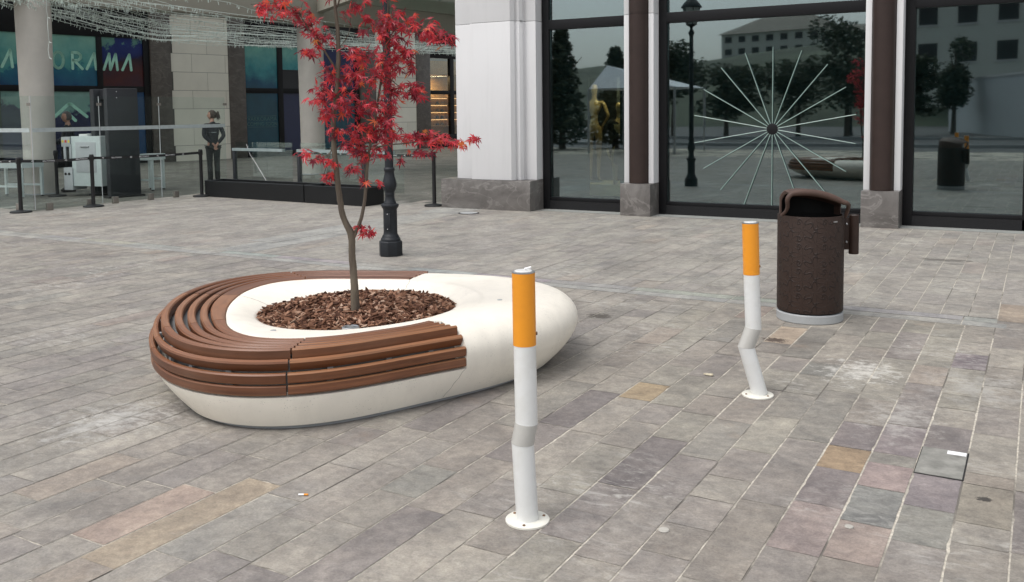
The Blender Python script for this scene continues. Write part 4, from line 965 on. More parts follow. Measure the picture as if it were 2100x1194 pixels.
al=bpy.data.lights.new('shop_ceiling_lamp','AREA'); al.energy=45; al.size=1.0; al.color=(1,.72,.40); ao=bpy.data.objects.new('shop_ceiling_lamp',al); COL.objects.link(ao); ao.location=P0+DW*14-NW*.8+Vector((0,0,3.3))
shelf=thing('display_shelves','warm lit wooden shelf unit behind the far shop window, holding dark handbags','shelves',P0+DW*13.5-NW*1.5)
for z in (.95,1.28,1.62,1.96,2.30):
    q=MB(); wbox(q,12.86,17,z,z+.03,-1.69,-1.2); q.build('shelf_board',M_warm,shelf)
q=MB(); 
for s in (13.92,15.5): wbox(q,s,s+.05,.6,2.6,-1.69,-1.15)
q.build('shelf_upright',M_warm,shelf)
for z in (1.25,1.59,1.93,2.27):
    q=MB(); wbox(q,12.9,17,z,z+.015,-1.6,-1.57); q.build('shelf_light',emis('shelf_strip_light',(1,.62,.28),2),shelf)
bagm=[simple('black_leather',(.02,.018,.018),.4),simple('tan_leather',(.20,.13,.07),.4)]
row=['lowest','second','third','top']
cc=0
proto_bag=None
for zi,z in enumerate((.98,1.31,1.65,1.99)):
    for si,s in enumerate((12.98,13.22,13.48,13.74,14.62,14.95)):
        pos=P0+DW*s-NW*1.38+Vector((0,0,z)); mt=bagm[(zi+si*2)%3==1]
        lab='%s handbag on the %s lit shelf, %s in its row'%('tan' if mt is bagm[1] else 'black',row[zi],('first from the left','second from the left','third from the left','fourth from the left','first right of the mullion','second right of the mullion')[si])
        b=thing('handbag',lab,'handbag',pos,WA,'handbags on the lit shelves')
        if proto_bag is None or mt not in proto_bag:
            if proto_bag is None: proto_bag={}
            me_b=MB(); me_b.add([(-.09,-.05,0),(.09,-.05,0),(.09,.05,0),(-.09,.05,0),(-.065,-.025,.13),(.065,-.025,.13),(.065,.025,.13),(-.065,.025,.13)],[(3,2,1,0),(4,5,6,7),(0,1,5,4),(1,2,6,5),(2,3,7,6),(3,0,4,7)])
            ob=me_b.build('bag_body',mt,None,bevel=.01); hb=MB(); hb.tube([(-.045+.09*i/10,0,.125+.06*math.sin(math.pi*i/10)) for i in range(11)],.006,6); oh=hb.build('handle',mt,None,True)
            proto_bag[mt]=(ob,oh); ob.parent=b; oh.parent=b
        else:
            for src in proto_bag[mt]: c_=src.copy(); COL.objects.link(c_); c_.parent=b
# beam and roof over the colonnade
CB=Vector((-18.5,12.25,0)); DB=Vector((.180,.9837,0)); NB=Vector((DB.y,-DB.x,0)); BA=math.atan2(DB.y,DB.x)
def bbox(m_,s0,s1,z0,z1,o0,o1): c=CB+DB*((s0+s1)/2)+NB*((o0+o1)/2)+Vector((0,0,(z0+z1)/2)); m_.box(c,(abs(s1-s0),abs(o1-o0),z1-z0),BA); return m_
m_=MB(); bbox(m_,-22,26,4.06,5.6,-.36,.30); m_.build('colonnade_beam',M_beam,wing,bevel=.01)
m_=MB(); bbox(m_,-22,26,5.62,5.64,-11,.2); m_.build('roof_glazing',glassmat('clear_roof_glass',(.985,.99,.985),.03,.4),wing)
m_=MB()
for i in range(17): bbox(m_,-22+i*3,-21.9+i*3,5.40,5.60,-11,-.36)
m_.build('roof_ribs',M_beam,wing)
def column(c,label):
    t=thing('round_column',label,'column',c,0,'round pale columns under the beam')
    m_=MB(); m_.lathe([(.318,0),(.320,1.2),(.335,2.6),(.352,4.055)],(0,0,0),48); o=m_.build('shaft',M_colu,None,True,ang=60); o.parent=t
    m_=MB(); m_.lathe([(.335,0),(.335,.02),(.322,.03)],(0,0,0),48); o=m_.build('base_ring',M_conc,None,True); o.parent=t
    return t
c1=column(CB,'round pale column behind the baggage scanner at the far left')
c2=copy_tree(c1); c2.location=(-17.17,19.30,0); relabel(c2,'round pale column behind the maple leaves, right of the teal poster window')
# glass canopy, steel framed
can=thing('glass_canopy','steel framed glass canopy with beige edge beams above the black planters','canopy',(-16.2,20.3,4.6))
def bar(a,b,w,h,mat,name,par):
    a=Vector(a);b=Vector(b);d=b-a; m_=MB(); m_.box((a+b)/2,(d.length,w,h),math.atan2(d.y,d.x),Matrix.Rotation(-math.asin(d.z/d.length),3,'Y')); return m_.build(name,mat,par)
bar((-16.3,19.9,4.76),(-15.35,27.0,4.76),.16,.34,M_beam,'edge_beam',can)
bar((-17.0,19.5,4.50),(-11.5,15.9,4.50),.22,.32,M_beam,'side_beam',can)
mt_s=simple('grey_green_steel',(.16,.19,.18),.5)
for i in range(7):
    q=i/6; a=Vector((-16.25+.9*q,20.2+6.6*q,5.02)); bar(a,a+Vector((6.2,-4.06,.55)),.07,.12,mt_s,'rafter',can)
for i in range(1,6):
    q=i/6; a=Vector((-16.3+6.2*q*.9,20.0-4.06*q*.9,5.07+.5*q)); bar(a,a+Vector((.95,7.0,0)),.05,.08,mt_s,'purlin',can)
m_=MB(); m_.add([(-16.4,19.9,5.16),(-10.2,15.84,5.72),(-9.2,22.9,5.72),(-15.4,27,5.16),(-16.4,19.9,5.175),(-10.2,15.84,5.735),(-9.2,22.9,5.735),(-15.4,27,5.175)],[(0,1,2,3),(7,6,5,4),(0,4,5,1),(1,5,6,2),(2,6,7,3),(3,7,4,0)]); m_.build('roof_glass',glassmat('green_roof_glass',(.45,.62,.56),.08,.6),can)
m_=MB(); m_.box((-16.98,19.5,4.28),(.09,.09,.30)); m_.build('stub_post',M_pil,can)
# ---- fairy light curtain
net=MB(); lastw=[(-17.94,10.63),(-20.47,13.95),(-24.27,19.94),(-23.73,23.34),(-22.18,27.13),(-20.0,33.0)]
def lerpP(L,q):
    x=q*(len(L)-1);i=min(int(x),len(L)-2);t=x-i; return Vector((L[i][0]*(1-t)+L[i+1][0]*t,L[i][1]*(1-t)+L[i+1][1]*t,0))
nearw=[(-13.6,10.2),(-14.8,11.5),(-15.3,13.6),(-15.9,17.0),(-17.4,23.0),(-19.0,31.0)]
rn=random.Random(5)
NWR=30
for wi in range(NWR):
    q=(wi/(NWR-1))**.72; pts=[]; nseg=44; ph=rn.random()*6; amp=rn.uniform(.02,.06); zo=rn.uniform(-.05,.06)
    for s in range(nseg+1):
        u=s/nseg; p=lerpP(nearw,u)*(1-q)+lerpP(lastw,u)*q; z=4.0+zo+amp*math.sin(ph+u*23)-.03*math.sin(u*math.pi*6+ph)**2; pts.append(Vector((p.x+rn.uniform(-.03,.03),p.y,z)))
    net.tube(pts,.0060,3,False)
    tot=sum((pts[i+1]-pts[i]).length for i in range(nseg))
    nb=int(tot/.20)
    for b_ in range(nb):
        u=rn.random()*nseg; i=min(int(u),nseg-1); p=pts[i].lerp(pts[i+1],u-i); L=rn.choice((.03,.05,.07,.10)); d=Vector((rn.uniform(-.5,.5),rn.uniform(-.5,.5),-1)).normalized()
        a=p;e=p+d*L; w=.006; net.add([a+Vector((w,0,0)),a-Vector((w,0,0)),e-Vector((w,0,0)),e+Vector((w,0,0)),a+Vector((0,w,0)),a-Vector((0,w,0)),e-Vector((0,w,0)),e+Vector((0,w,0))],[(0,1,2,3),(4,5,6,7)])
nt=net.build('fairy_light_net',M_bulb); tag(nt,'sagging net of unlit pale fairy lights strung below the beam','fairy lights')
m_=MB(); a=Vector((-16.55,11.25,4.0)); pp=[a+Vector((.02*math.sin(i*1.7),.02*math.cos(i*2.1),-i*.155)) for i in range(9)]; m_.tube(pp,.005,4)
for i in (3,6,8): m_.tube([pp[i],pp[i]+Vector((.035,.02,-.025))],.007,4)
o=m_.build('dangling_light_strand',M_bulb); tag(o,'single loose strand of fairy lights dangling right of the first column','fairy lights')

# ================================================================ SECURITY AREA
def glass_panel(a,b,label,z0=.03,z1=2.0,clamps=1,group='tall clear glass barrier panels'):
    a=Vector((*a,0));b=Vector((*b,0));d=b-a;L=d.length;rz=math.atan2(d.y,d.x)
    t=thing('glass_barrier',label,'glass barrier',a,rz,group)
    m_=MB(); m_.lo((.006,-.006,z0),(L-.006,.006,z1)); o=m_.build('glass_pane',M_barr,None); o.parent=t
    m_=MB(); m_.lo((.01,-.0085,1.375),(L-.01,-.0065,1.445)); o=m_.build('marking_strip',M_frost,None); o.parent=t
    m_=MB(); m_.lo((-.001,-.007,z0),(.005,.007,z1)); o=m_.build('edge_trim',M_eqg,None); o.parent=t
    for x in (L*.2,L*.8):
        m_=MB(); m_.lo((x-.055,-.028,.0),(x+.055,-.0065,.13)); m_.lo((x-.055,.0065,.0),(x+.055,.028,.13)); o=m_.build('floor_clamp',M_clampm,None,bevel=.003); o.parent=t
    m_=MB(); m_.lo((L-.05,-.012,1.83),(L+.05,-.0065,1.88)); o=m_.build('joint_clip',M_clampm,None); o.parent=t
    return t
glass_panel((-15.15,9.9),(-15.1,11.2),'tall glass barrier panel standing just right of the leftmost belt post')
glass_panel((-15.1,11.2),(-15.05,12.5),'tall glass barrier panel standing before the dark metal detector')
glass_panel((-15.05,12.5),(-15.0,14.15),'tall glass barrier panel ending in front of the guard with the ponytail')
glass_panel((-17.2,9.85),(-15.16,9.88),'tall glass barrier panel cut by the left edge of the photo')
# belt posts
def post(loc):
    t=thing('belt_post','',"belt post",loc,0,'black belt barrier posts')
    m_=MB(); m_.lathe([(.175,0),(.178,.012),(.17,.028),(.06,.045),(.034,.05)],(0,0,0),40); o=m_.build('base_plate',M_black,None,True,ang=50); o.parent=t
    m_=MB(); m_.lathe([(.034,.045),(.034,.90),(.038,.905),(.038,.945),(.034,.95)],(0,0,0),24); o=m_.build('tube',M_black,None,True,ang=40); o.parent=t
    m_=MB(); m_.lo((-.02,-.042,.84),(.02,.042,.93)); o=m_.build('belt_cassette',M_black,None,bevel=.004); o.parent=t
    return t
PS=[(-15.25,9.70),(-14.93,10.88),(-14.68,13.17),(-9.22,13.45),(-17.6,12.0)]
PLB=['black belt post standing before the left glass panel corner','black belt post in front of the scanner cabinet, between two belts','black belt post by the left end of the black planters','black belt post standing beside the grey marble pillar base','black belt post behind glass beneath the roller table']
p_=post((*PS[0],0)); relabel(p_,PLB[0])
for i in range(1,5): c_=copy_tree(p_); c_.location=(*PS[i],0); relabel(c_,PLB[i])
def belt(a,b,z,label,marks=3,sag=.02):
    a=Vector((*a,z));b=Vector((*b,z));t=thing('barrier_belt',label,'belt',a,0,'black printed barrier belts'); d=(b-a);L=d.length;d.normalize();n=Vector((d.y,-d.x,0))
    m_=MB();N_=16;vs=[]
    for i in range(N_+1):
        q=i/N_; p=a+(b-a)*q-Vector((0,0,sag*4*q*(1-q))); vs+=[p-Vector((0,0,.024))-n*.001,p+Vector((0,0,.024))-n*.001,p+Vector((0,0,.024))+n*.001,p-Vector((0,0,.024))+n*.001]
    m_.add(vs,[(i*4+k,i*4+(k+1)%4,i*4+4+(k+1)%4,i*4+4+k) for i in range(N_) for k in range(4)]); m_.build('webbing',M_black,t)
    x=.22;i=0
    while x<L-.15:
        q=x/L; p=a+d*x-Vector((0,0,sag*4*q*(1-q)))+n*.0022
        if i%2: text_obj('BELLTOWN\'S',.034,M_paint,p-Vector((0,0,.010)),d,(0,0,1),'belt_print',t,.0005)
        else:
            g=MB(); g.lathe([(.008,0),(.008,.001)],p-d*.012,10,True,Matrix((d,Vector((0,0,1)),n)).transposed()); stroke(g,[(-.004,.014),(.006,.004),(.018,.014)],.005,.0006,p,d,Vector((0,0,1)),3); stroke(g,[(0,-.004),(.010,-.014),(.020,-.004)],.005,.0006,p,d,Vector((0,0,1)),3); g.build('belt_emblem',M_paint,t)
        x+=.27 if i%2==0 else .29; i+=1
    return t
belt((-17.3,9.3),PS[0],.885,'black printed belt running off the left edge from the leftmost post')
belt(PS[0],PS[1],.885,'black printed belt between the two left posts, crossing the scanner legs')
belt(PS[1],PS[2],.885,'black printed belt between the second and third posts, before the detector')
belt((-12.9,13.95),PS[3],.885,'black printed belt reaching the post by the marble pillar, behind the maple')
# black planters
def planter(a,b,label):
    a=Vector((*a,0));b=Vector((*b,0));d=b-a;L=d.length;rz=math.atan2(d.y,d.x); t=thing('planter_box',label,'planter',a,rz,'long black planters'); w=.50;h=.315
    m_=MB(); m_.lo((0,0,0),(L,.02,h)); m_.lo((0,w-.02,0),(L,w,h)); m_.lo((0,.02,0),(.02,w-.02,h)); m_.lo((L-.02,.02,0),(L,w-.02,h)); o=m_.build('shell',M_planter,None); o.parent=t
    m_=MB(); m_.lo((-.003,-.003,h),(L+.003,.025,h+.012)); m_.lo((-.003,w-.025,h),(L+.003,w+.003,h+.012)); m_.lo((-.003,.025,h),(.022,w-.025,h+.012)); m_.lo((L-.022,.025,h),(L+.003,w-.025,h+.012)); o=m_.build('rim',M_dkmetal,None); o.parent=t
    m_=MB(); m_.lo((.021,.021,.02),(L-.021,w-.021,h-.09)); o=m_.build('soil',M_soil,None); o.parent=t
    return t
planter((-14.62,13.20),(-11.83,13.00),'long black planter box at the feet of the guard with the ponytail')
planter((-11.80,12.995),(-10.31,12.89),'shorter black planter box ending behind the dark lamp post')
# balustrade behind the planters: posts, rail strips, glass
BZ0=Vector((-14.4,13.78,0)); BD=Vector((.9965,-.0837,0)).normalized(); BN=Vector((BD.y,-BD.x,0)); BRZ=math.atan2(BD.y,BD.x)
def balus(s0,s1,label,cracked=False):
    t=thing('glass_balustrade',label,'balustrade',BZ0+BD*s0,BRZ,'low glass balustrades behind the planters'); L=s1-s0
    m_=MB(); m_.lo((.0,-.03,0),(.07,.03,.90)); o=m_.build('post',M_dkmetal,None,bevel=.003); o.parent=t
    m_=MB(); m_.lo((.072,-.006,.20),(L-.01,.006,1.08)); o=m_.build('glass_pane',M_barr,None); o.parent=t
    m_=MB(); m_.lo((.0,-.035,.901),(L-.25,.035,.955)); o=m_.build('top_rail',simple('pale_rail',(.32,.38,.38),.35,.2),None); o.parent=t
    if cracked:
        m_=MB(); m_.tube([(.42,-.009,1.04),(.52,-.009,.83),(.72,-.009,.62),(.92,-.009,.38),(1.02,-.009,.27)],.004,4); o=m_.build('crack',M_paint,None); o.parent=t; o['label']='bright diagonal crack in the glass'
    return t
balus(.0,1.75,'low glass balustrade with a bright diagonal crack, left of the others',True); balus(1.9,3.5,'low glass balustrade before the pale column, in the middle'); balus(3.6,4.6,'low glass balustrade behind the lamp post, right of the others')
# metal detector arch
md=thing('metal_detector','dark grey walk-through metal detector arch between glass barriers','metal detector',(-16.3,12.5,0))
A_=Vector((-16.95,12.75,0)); 
m_=MB(); m_.box(A_+Vector((0,0,1.1)),(.16,.62,2.18),R(-8)); m_.build('side_panel',M_dkmetal,md,bevel=.02)
m_=MB(); m_.box(A_+Vector((.83,-.28,1.1)),(.14,.66,2.18),R(-8)); m_.build('side_panel',M_dkmetal,md,bevel=.02)
m_=MB(); m_.box(A_+Vector((.415,-.14,2.08)),(.70,.30,.20),R(-18)); m_.build('top_beam',M_dkmetal,md,bevel=.01)
for q in (0,.83):
    m_=MB(); m_.box(A_+Vector((q,-q*.337,.02)),(.22,.78,.04),R(-8)); m_.build('foot_plate',M_black,md,bevel=.005)
for dx,dz in ((.1,2.12),(-.12,2.12),(.1,2.0),(-.12,2.0)):
    m_=MB(); m_.lathe([(.008,0),(.008,.004)],A_+Vector((.90,-.28-dx*1.5,dz)),8,True,Matrix.Rotation(R(90),3,'Y')@Matrix.Identity(3)); m_.build('screw',M_paint,md)
# x-ray scanner
xs=thing('baggage_scanner','pale baggage x-ray scanner with dark tunnel and yellow stickers','scanner',(-17.6,12.4,0))
XA=R(12)
def xb(name,mat,c,d,bev=.006,par=xs): m_=MB(); m_.box(Vector((-17.45,12.56,0))+Matrix.Rotation(XA,3,'Z')@Vector(c),d,XA); return m_.build(name,mat,par,bevel=bev)
xb('cabinet',M_eq,(.42,0,.72),(.72,.85,1.02)); xb('side_cover',M_eqg,(.42,-.428,.80),(.50,.008,.62),.002)
xb('tunnel_mouth',M_eqg,(-.06,-.30,1.12),(.22,.30,.20)); xb('tunnel_post',M_eqg,(-.10,-.42,.90),(.06,.05,.34)); xb('tunnel_post',M_eqg,(.04,-.42,.90),(.05,.05,.34))
xb('rubber_curtain',M_rubber,(-.03,-.30,.88),(.10,.24,.34)); xb('lower_cabinet',M_eqg,(-.03,-.25,.36),(.22,.40,.46))
xb('top_hump',M_wh,(.25,-.1,1.25),(.22,.4,.05),.02); xb('handle',M_steel,(.40,-.44,1.02),(.22,.02,.02),.004)
for x,mt in ((-.13,M_yel),(-.055,M_redb),(.02,M_yel)): xb('warning_sticker',mt,(x,-.452,1.13),(.045,.004,.05),0)
for x in (-.09,.0): 
    m_=MB(); m_.lathe([(.028,0),(.028,.006)],Vector((-17.45,12.56,0))+Matrix.Rotation(XA,3,'Z')@Vector((x,-.452,.46)),14,True,Matrix.Rotation(XA,3,'Z')@Matrix.Rotation(R(90),3,'X')); m_.build('socket',M_rubber,xs)
def rtable(c,L,w,h,rz,label):
    t=thing('roller_table',label,'roller table',(*c,0),rz,'pale roller tables'); 
    m_=MB(); m_.lo((-L/2,-w/2,h-.13),(L/2,-w/2+.03,h)); m_.lo((-L/2,w/2-.03,h-.13),(L/2,w/2,h)); m_.lo((-L/2,-w/2+.03,h-.13),(-L/2+.03,w/2-.03,h)); m_.lo((L/2-.03,-w/2+.03,h-.13),(L/2,w/2-.03,h)); o=m_.build('side_rail',M_eq,None); o.parent=t
    m_=MB(); n=int(L/.09)
    for i in range(n): m_.tube([(-L/2+.06+i*.09,-w/2+.03,h-.03),(-L/2+.06+i*.09,w/2-.03,h-.03)],.022,8)
    o=m_.build('rollers',M_steel,None,True,ang=50); o.parent=t
    for sx in (-1,1):
        for sy in (-1,1):
            m_=MB(); m_.lo((sx*(L/2-.05)-.025,sy*(w/2-.03)-.025,.03),(sx*(L/2-.05)+.025,sy*(w/2-.03)+.025,h-.13)); o=m_.build('leg',M_eq,None); o.parent=t
            m_=MB(); m_.lathe([(.03,0),(.03,.012),(.012,.015),(.012,.03)],(sx*(L/2-.05),sy*(w/2-.03),0),10); f_=m_.build('foot',M_rubber,None,True); f_.parent=o
    m_=MB(); m_.lo((-L/2+.05,-w/2+.01,.22),(L/2-.05,-w/2+.04,.26)); m_.lo((-L/2+.05,w/2-.04,.22),(L/2-.05,w/2-.01,.26)); o=m_.build('cross_bar',M_eq,None); o.parent=t
    return t
rtable((-18.35,11.55),1.0,.6,.74,R(14),'pale roller table in front of the left column, feeding the scanner')
rtable((-17.0,13.85),.42,.5,.80,R(20),'small pale table standing right of the metal detector')
rtable((-19.9,11.2),.9,.6,.76,R(14),'pale roller table at the far left edge, partly out of view')
# white panel by the column
m_=MB(); m_.lo((-17.9,10.8,.15),(-17.78,10.84,1.35)); m_.lo((-18.05,10.8,1.0),(-17.9,10.84,1.30)); o=m_.build('white_stand_panel',M_eq,None,bevel=.005); tag(o,'narrow upright white panel leaning by the left column behind glass','panel')

# ================================================================ PEOPLE
def skin(name,joints,edges,mat,parent,sub=2,root=0):
    me=bpy.data.meshes.new(name); names=list(joints); idx={n:i for i,n in enumerate(names)}
    me.from_pydata([joints[n][0] for n in names],[(idx[a],idx[b]) for a,b in edges],[])
    o=bpy.data.objects.new(name,me); COL.objects.link(o)
    md_=o.modifiers.new('s','SKIN'); md_.use_smooth_shade=True
    if not me.skin_vertices: 
        bm=bmesh.new(); bm.from_mesh(me); bm.verts.layers.skin.verify(); bm.to_mesh(me); bm.free()
    for i,n in enumerate(names):
        r=joints[n][1]; me.skin_vertices[0].data[i].radius=r if hasattr(r,'__len__') else (r,r)
        me.skin_vertices[0].data[i].use_root=(i==root)
    s_=o.modifiers.new('d','SUBSURF'); s_.levels=sub; s_.render_levels=sub
    dg=bpy.context.evaluated_depsgraph_get(); nm=bpy.data.meshes.new_from_object(o.evaluated_get(dg)); bpy.data.objects.remove(o)
    nm.name=name; q=bpy.data.objects.new(name,nm); COL.objects.link(q); nm.materials.clear(); nm.materials.append(mat)
    nm.polygons.foreach_set('use_smooth',[True]*len(nm.polygons))
    if parent is not None: q.parent=parent
    return q
def head_mesh(mb,c,sc,face,mat=None):
    """ellipsoid head with brow, nose, chin; face = yaw of the face direction; local frame"""
    n,mv=28,20; M=Matrix.Rotation(face,3,'Z'); vs=[]
    for j in range(mv+1):
        th=math.pi*j/mv
        for i in range(n):
            a=2*math.pi*i/n; x=math.cos(a)*math.sin(th); y=math.sin(a)*math.sin(th); z=math.cos(th)
            px_=x*.098;py_=y*.074;pz=z*.118
            if z<0: px_*=1-.18*z*z if x<0 else 1-.05*z*z; py_*=1-.28*z*z
            if x>0:
                px_+=.022*math.exp(-((z+.12)/.14)**2-(y/.16)**2)      # nose
                px_+=.006*math.exp(-((z+.42)/.08)**2-(y/.3)**2)       # lips
                px_+=.008*math.exp(-((z+.72)/.14)**2-(y/.3)**2)       # chin
                px_-=.010*math.exp(-((z-.06)/.09)**2-((abs(y)-.36)/.16)**2) # eye sockets
            py_+=math.copysign(.010*math.exp(-((z+.05)/.22)**2-((x+.05)/.16)**2),y) if abs(y)>.5 else 0  # ears
            vs.append(Vector(c)+M@Vector((px_,py_,pz))*sc)
    fs=[(j*n+i,j*n+(i+1)%n,(j+1)*n+(i+1)%n,(j+1)*n+i) for j in range(mv) for i in range(n)]
    mb.add(vs,fs)
def eyes(parent,c,sc,face):
    M=Matrix.Rotation(face,3,'Z')
    for s in (-1,1):
        for dz,r_,mt in ((.006,.010,M_rubber),(.026,.007,M_hair)):
            m_=MB(); 
            if dz<.01: m_.lathe([(.001,-.007),(.007,-.005),(.0095,0),(.007,.005),(.001,.007)],Vector(c)+M@Vector((.084,s*.028,dz))*sc,12,True); m_.build('eye',M_rubber,None,True).parent=parent
def join_mesh(o,mb):
    bm=bmesh.new(); bm.from_mesh(o.data); vs=[bm.verts.new(v) for v in mb.v]
    for f in mb.f:
        try: q=bm.faces.new([vs[i] for i in f]); q.smooth=True
        except Exception: pass
    bm.to_mesh(o.data); bm.free()
def hand_joints(J,E,base,wr,dirv,palm_n,side,tag_):
    d=Vector(dirv).normalized(); nn=Vector(palm_n); nn=(nn-d*nn.dot(d)).normalized(); s_=d.cross(nn)*side; w=Vector(wr)
    J[tag_+'p']=(tuple(w+d*.045),(.026,.014)); E.append((base,tag_+'p')); J[tag_+'q']=(tuple(w+d*.08),(.030,.012)); E.append((tag_+'p',tag_+'q'))
    for k,(o_,L) in enumerate(((-.028,.062),(-.009,.072),(.010,.068),(.028,.054))):
        a=w+d*.088+s_*o_; b=a+d*L*.55+nn*.008; c=b+d*L*.35+nn*.022
        for nme,pt,r_ in (('a',a,.0085),('b',b,.0078),('c',c,.0065)): J[tag_+str(k)+nme]=(tuple(pt),r_)
        E+= [(tag_+'q',tag_+str(k)+'a'),(tag_+str(k)+'a',tag_+str(k)+'b'),(tag_+str(k)+'b',tag_+str(k)+'c')]
    a=w+d*.035-s_*.030; b=a+d*.025-s_*.020+nn*.010; c=b+d*.026-s_*.004+nn*.012
    for nme,pt,r_ in (('a',a,.010),('b',b,.0088),('c',c,.007)): J[tag_+'t'+nme]=(tuple(pt),r_)
    E+= [(tag_+'p',tag_+'ta'),(tag_+'ta',tag_+'tb'),(tag_+'tb',tag_+'tc')]
def person(loc,rz,label,female=True,hands_back=True,face=0.0):
    """local frame: +x is where the chest faces, +y is the left side"""
    t=thing('person',label,'person',loc,rz)
    k=1.0; hp=.90; sh=1.40
    J={'pel':((0,0,hp),(.125,.10)),'wai':((.0,0,1.08),(.115,.085)),'che':((.01,0,1.27),(.145,.10)),'nb':((-.01,0,sh+.05),(.07,.06)),'nk':((.0,0,sh+.11),.048),'hd':((.012,0,sh+.16),.045)}
    E=[('pel','wai'),('wai','che'),('che','nb'),('nb','nk'),('nk','hd')]
    for s,n in ((1,'l'),(-1,'r')):
        J['h'+n]=((0,s*.085,hp-.06),.085); J['k'+n]=((.015,s*.085,.48),.055); J['a'+n]=((-.02,s*.08,.09),.036); J['f'+n]=((.06,s*.09,.035),(.038,.028)); J['t'+n]=((.135,s*.10,.028),(.036,.022))
        E+=[('pel','h'+n),('h'+n,'k'+n),('k'+n,'a'+n),('a'+n,'f'+n),('f'+n,'t'+n)]
        J['s'+n]=((-.005,s*.175,sh),.052); E.append(('che','s'+n))
        if hands_back: el=(-.10,s*.245,1.13); wr=(-.185,s*.045,.93); hdir=(.0,-s*.45,-.9); pn=(-1,0,0)
        else: el=(.08,s*.25,1.13); wr=(.30,s*.16,1.05); hdir=(1,-s*.1,-.1); pn=(0,0,-1)
        J['e'+n]=(el,.038); J['w'+n]=(wr,.024); E+=[('s'+n,'e'+n),('e'+n,'w'+n)]
        hand_joints(J,E,'w'+n,wr,hdir,pn,s,'H'+n)
    body=skin('body',J,E,M_skin,t,1)
    hm=MB(); hc=(.022,0,sh+.225); head_mesh(hm,hc,1.0,face); join_mesh(body,hm)
    eyes(t,hc,1.0,face)
    # jacket
    J2={'hem':((0,0,.74),(.172,.135)),'pel':((0,0,hp-.02),(.178,.14)),'wai':((.0,0,1.08),(.150,.12)),'che':((.01,0,1.27),(.17,.125)),'nb':((-.01,0,sh+.04),(.09,.078)),'nk':((-.002,0,sh+.085),.062)}
    E2=[('hem','pel'),('pel','wai'),('wai','che'),('che','nb'),('nb','nk')]
    for s,n in ((1,'l'),(-1,'r')):
        J2['s'+n]=((-.005,s*.18,sh-.005),.066); el=J['e'+n][0]; wr=Vector(J['w'+n][0]); e_=Vector(el)
        J2['e'+n]=(el,.054); J2['w'+n]=(tuple(e_+(wr-e_)*.92),.042); E2+=[('che','s'+n),('s'+n,'e'+n),('e'+n,'w'+n)]
    skin('jacket',J2,E2,M_cloth,t,2)
    J3={'pel':((0,0,hp-.0),(.14,.115))}; E3=[]
    for s,n in ((1,'l'),(-1,'r')):
        J3['h'+n]=((0,s*.088,hp-.08),.098); J3['k'+n]=((.015,s*.087,.48),.072); J3['a'+n]=((-.01,s*.086,.035),.064); E3+=[('pel','h'+n),('h'+n,'k'+n),('k'+n,'a'+n)]
    skin('trousers',J3,E3,M_clothp,t,2)
    for s in (1,-1):
        m_=MB(); vs=[];n_=20
        for z,sc_ in ((0,1),(.03,1.02),(.06,.9),(.085,.6)):
            for i in range(n_): a=2*math.pi*i/n_; vs.append((.045+math.cos(a)*.135*sc_,s*.095+math.sin(a)*.05*sc_,z))
        m_.add(vs,[tuple(range(n_-1,-1,-1)),tuple(3*n_+i for i in range(n_))]+[(j*n_+i,j*n_+(i+1)%n_,(j+1)*n_+(i+1)%n_,(j+1)*n_+i) for j in range(3) for i in range(n_)]); m_.build('shoe',M_rubber,None,True,ang=60).parent=t
    # hair
    hb=MB(); n,mv=26,14; M=Matrix.Rotation(face,3,'Z'); vs=[]; g_=1.0 if female else .6
    for j in range(mv+1):
        th=math.pi*.70*j/mv
        for i in range(n):
            a=2*math.pi*i/n; x=math.cos(a)*math.sin(th); y=math.sin(a)*math.sin(th); z=math.cos(th)
            lim=1.0
            if x>.35 and z<.55: x*=.72; 
            p=Vector((x*.106-.012,y*.084,z*.124+.006))*(1+.05*g_*noise.noise(Vector((x*4,y*4,z*4)))); vs.append(Vector(hc)+M@p)
    hb.add(vs,[(j*n+i,j*n+(i+1)%n,(j+1)*n+(i+1)%n,(j+1)*n+i) for j in range(mv) for i in range(n)])
    if female:
        rh=random.Random(2)
        for q in range(60):
            a=M@Vector((-.10,rh.uniform(-.03,.03),.02+rh.uniform(-.03,.03)))+Vector(hc); b=a+M@Vector((rh.uniform(-.07,-.02),rh.uniform(-.05,.05),rh.uniform(-.02,.05))); c=b+M@Vector((rh.uniform(-.03,.02),rh.uniform(-.02,.02),rh.uniform(-.13,-.06))); hb.tube([a,b,c],[.008,.010,.004],5)
    hb.build('hair',M_hair if female else M_hairg,None,True,ang=80).parent=t
    return t
view_to=lambda p: math.atan2(-p[1],-p[0])
pw=(-17.46,16.06,0)
pr_=person(pw,view_to(pw)+math.pi+R(18),'guard in dark navy jacket and trousers with a brown ponytail, hands clasped behind',True,True,face=R(68))
m_=MB(); 
for s in (1,):
    m_.tube([(-.105,-.12,1.215),(-.128,0,1.215),(-.105,.12,1.215)],.006,5)
m_.build('reflective_piping',M_frost,None).parent=pr_
pm=(-18.45,12.9,0)
person(pm,view_to(pm)-R(80),'man with cropped grey hair standing behind the baggage scanner',False,False,face=R(15))
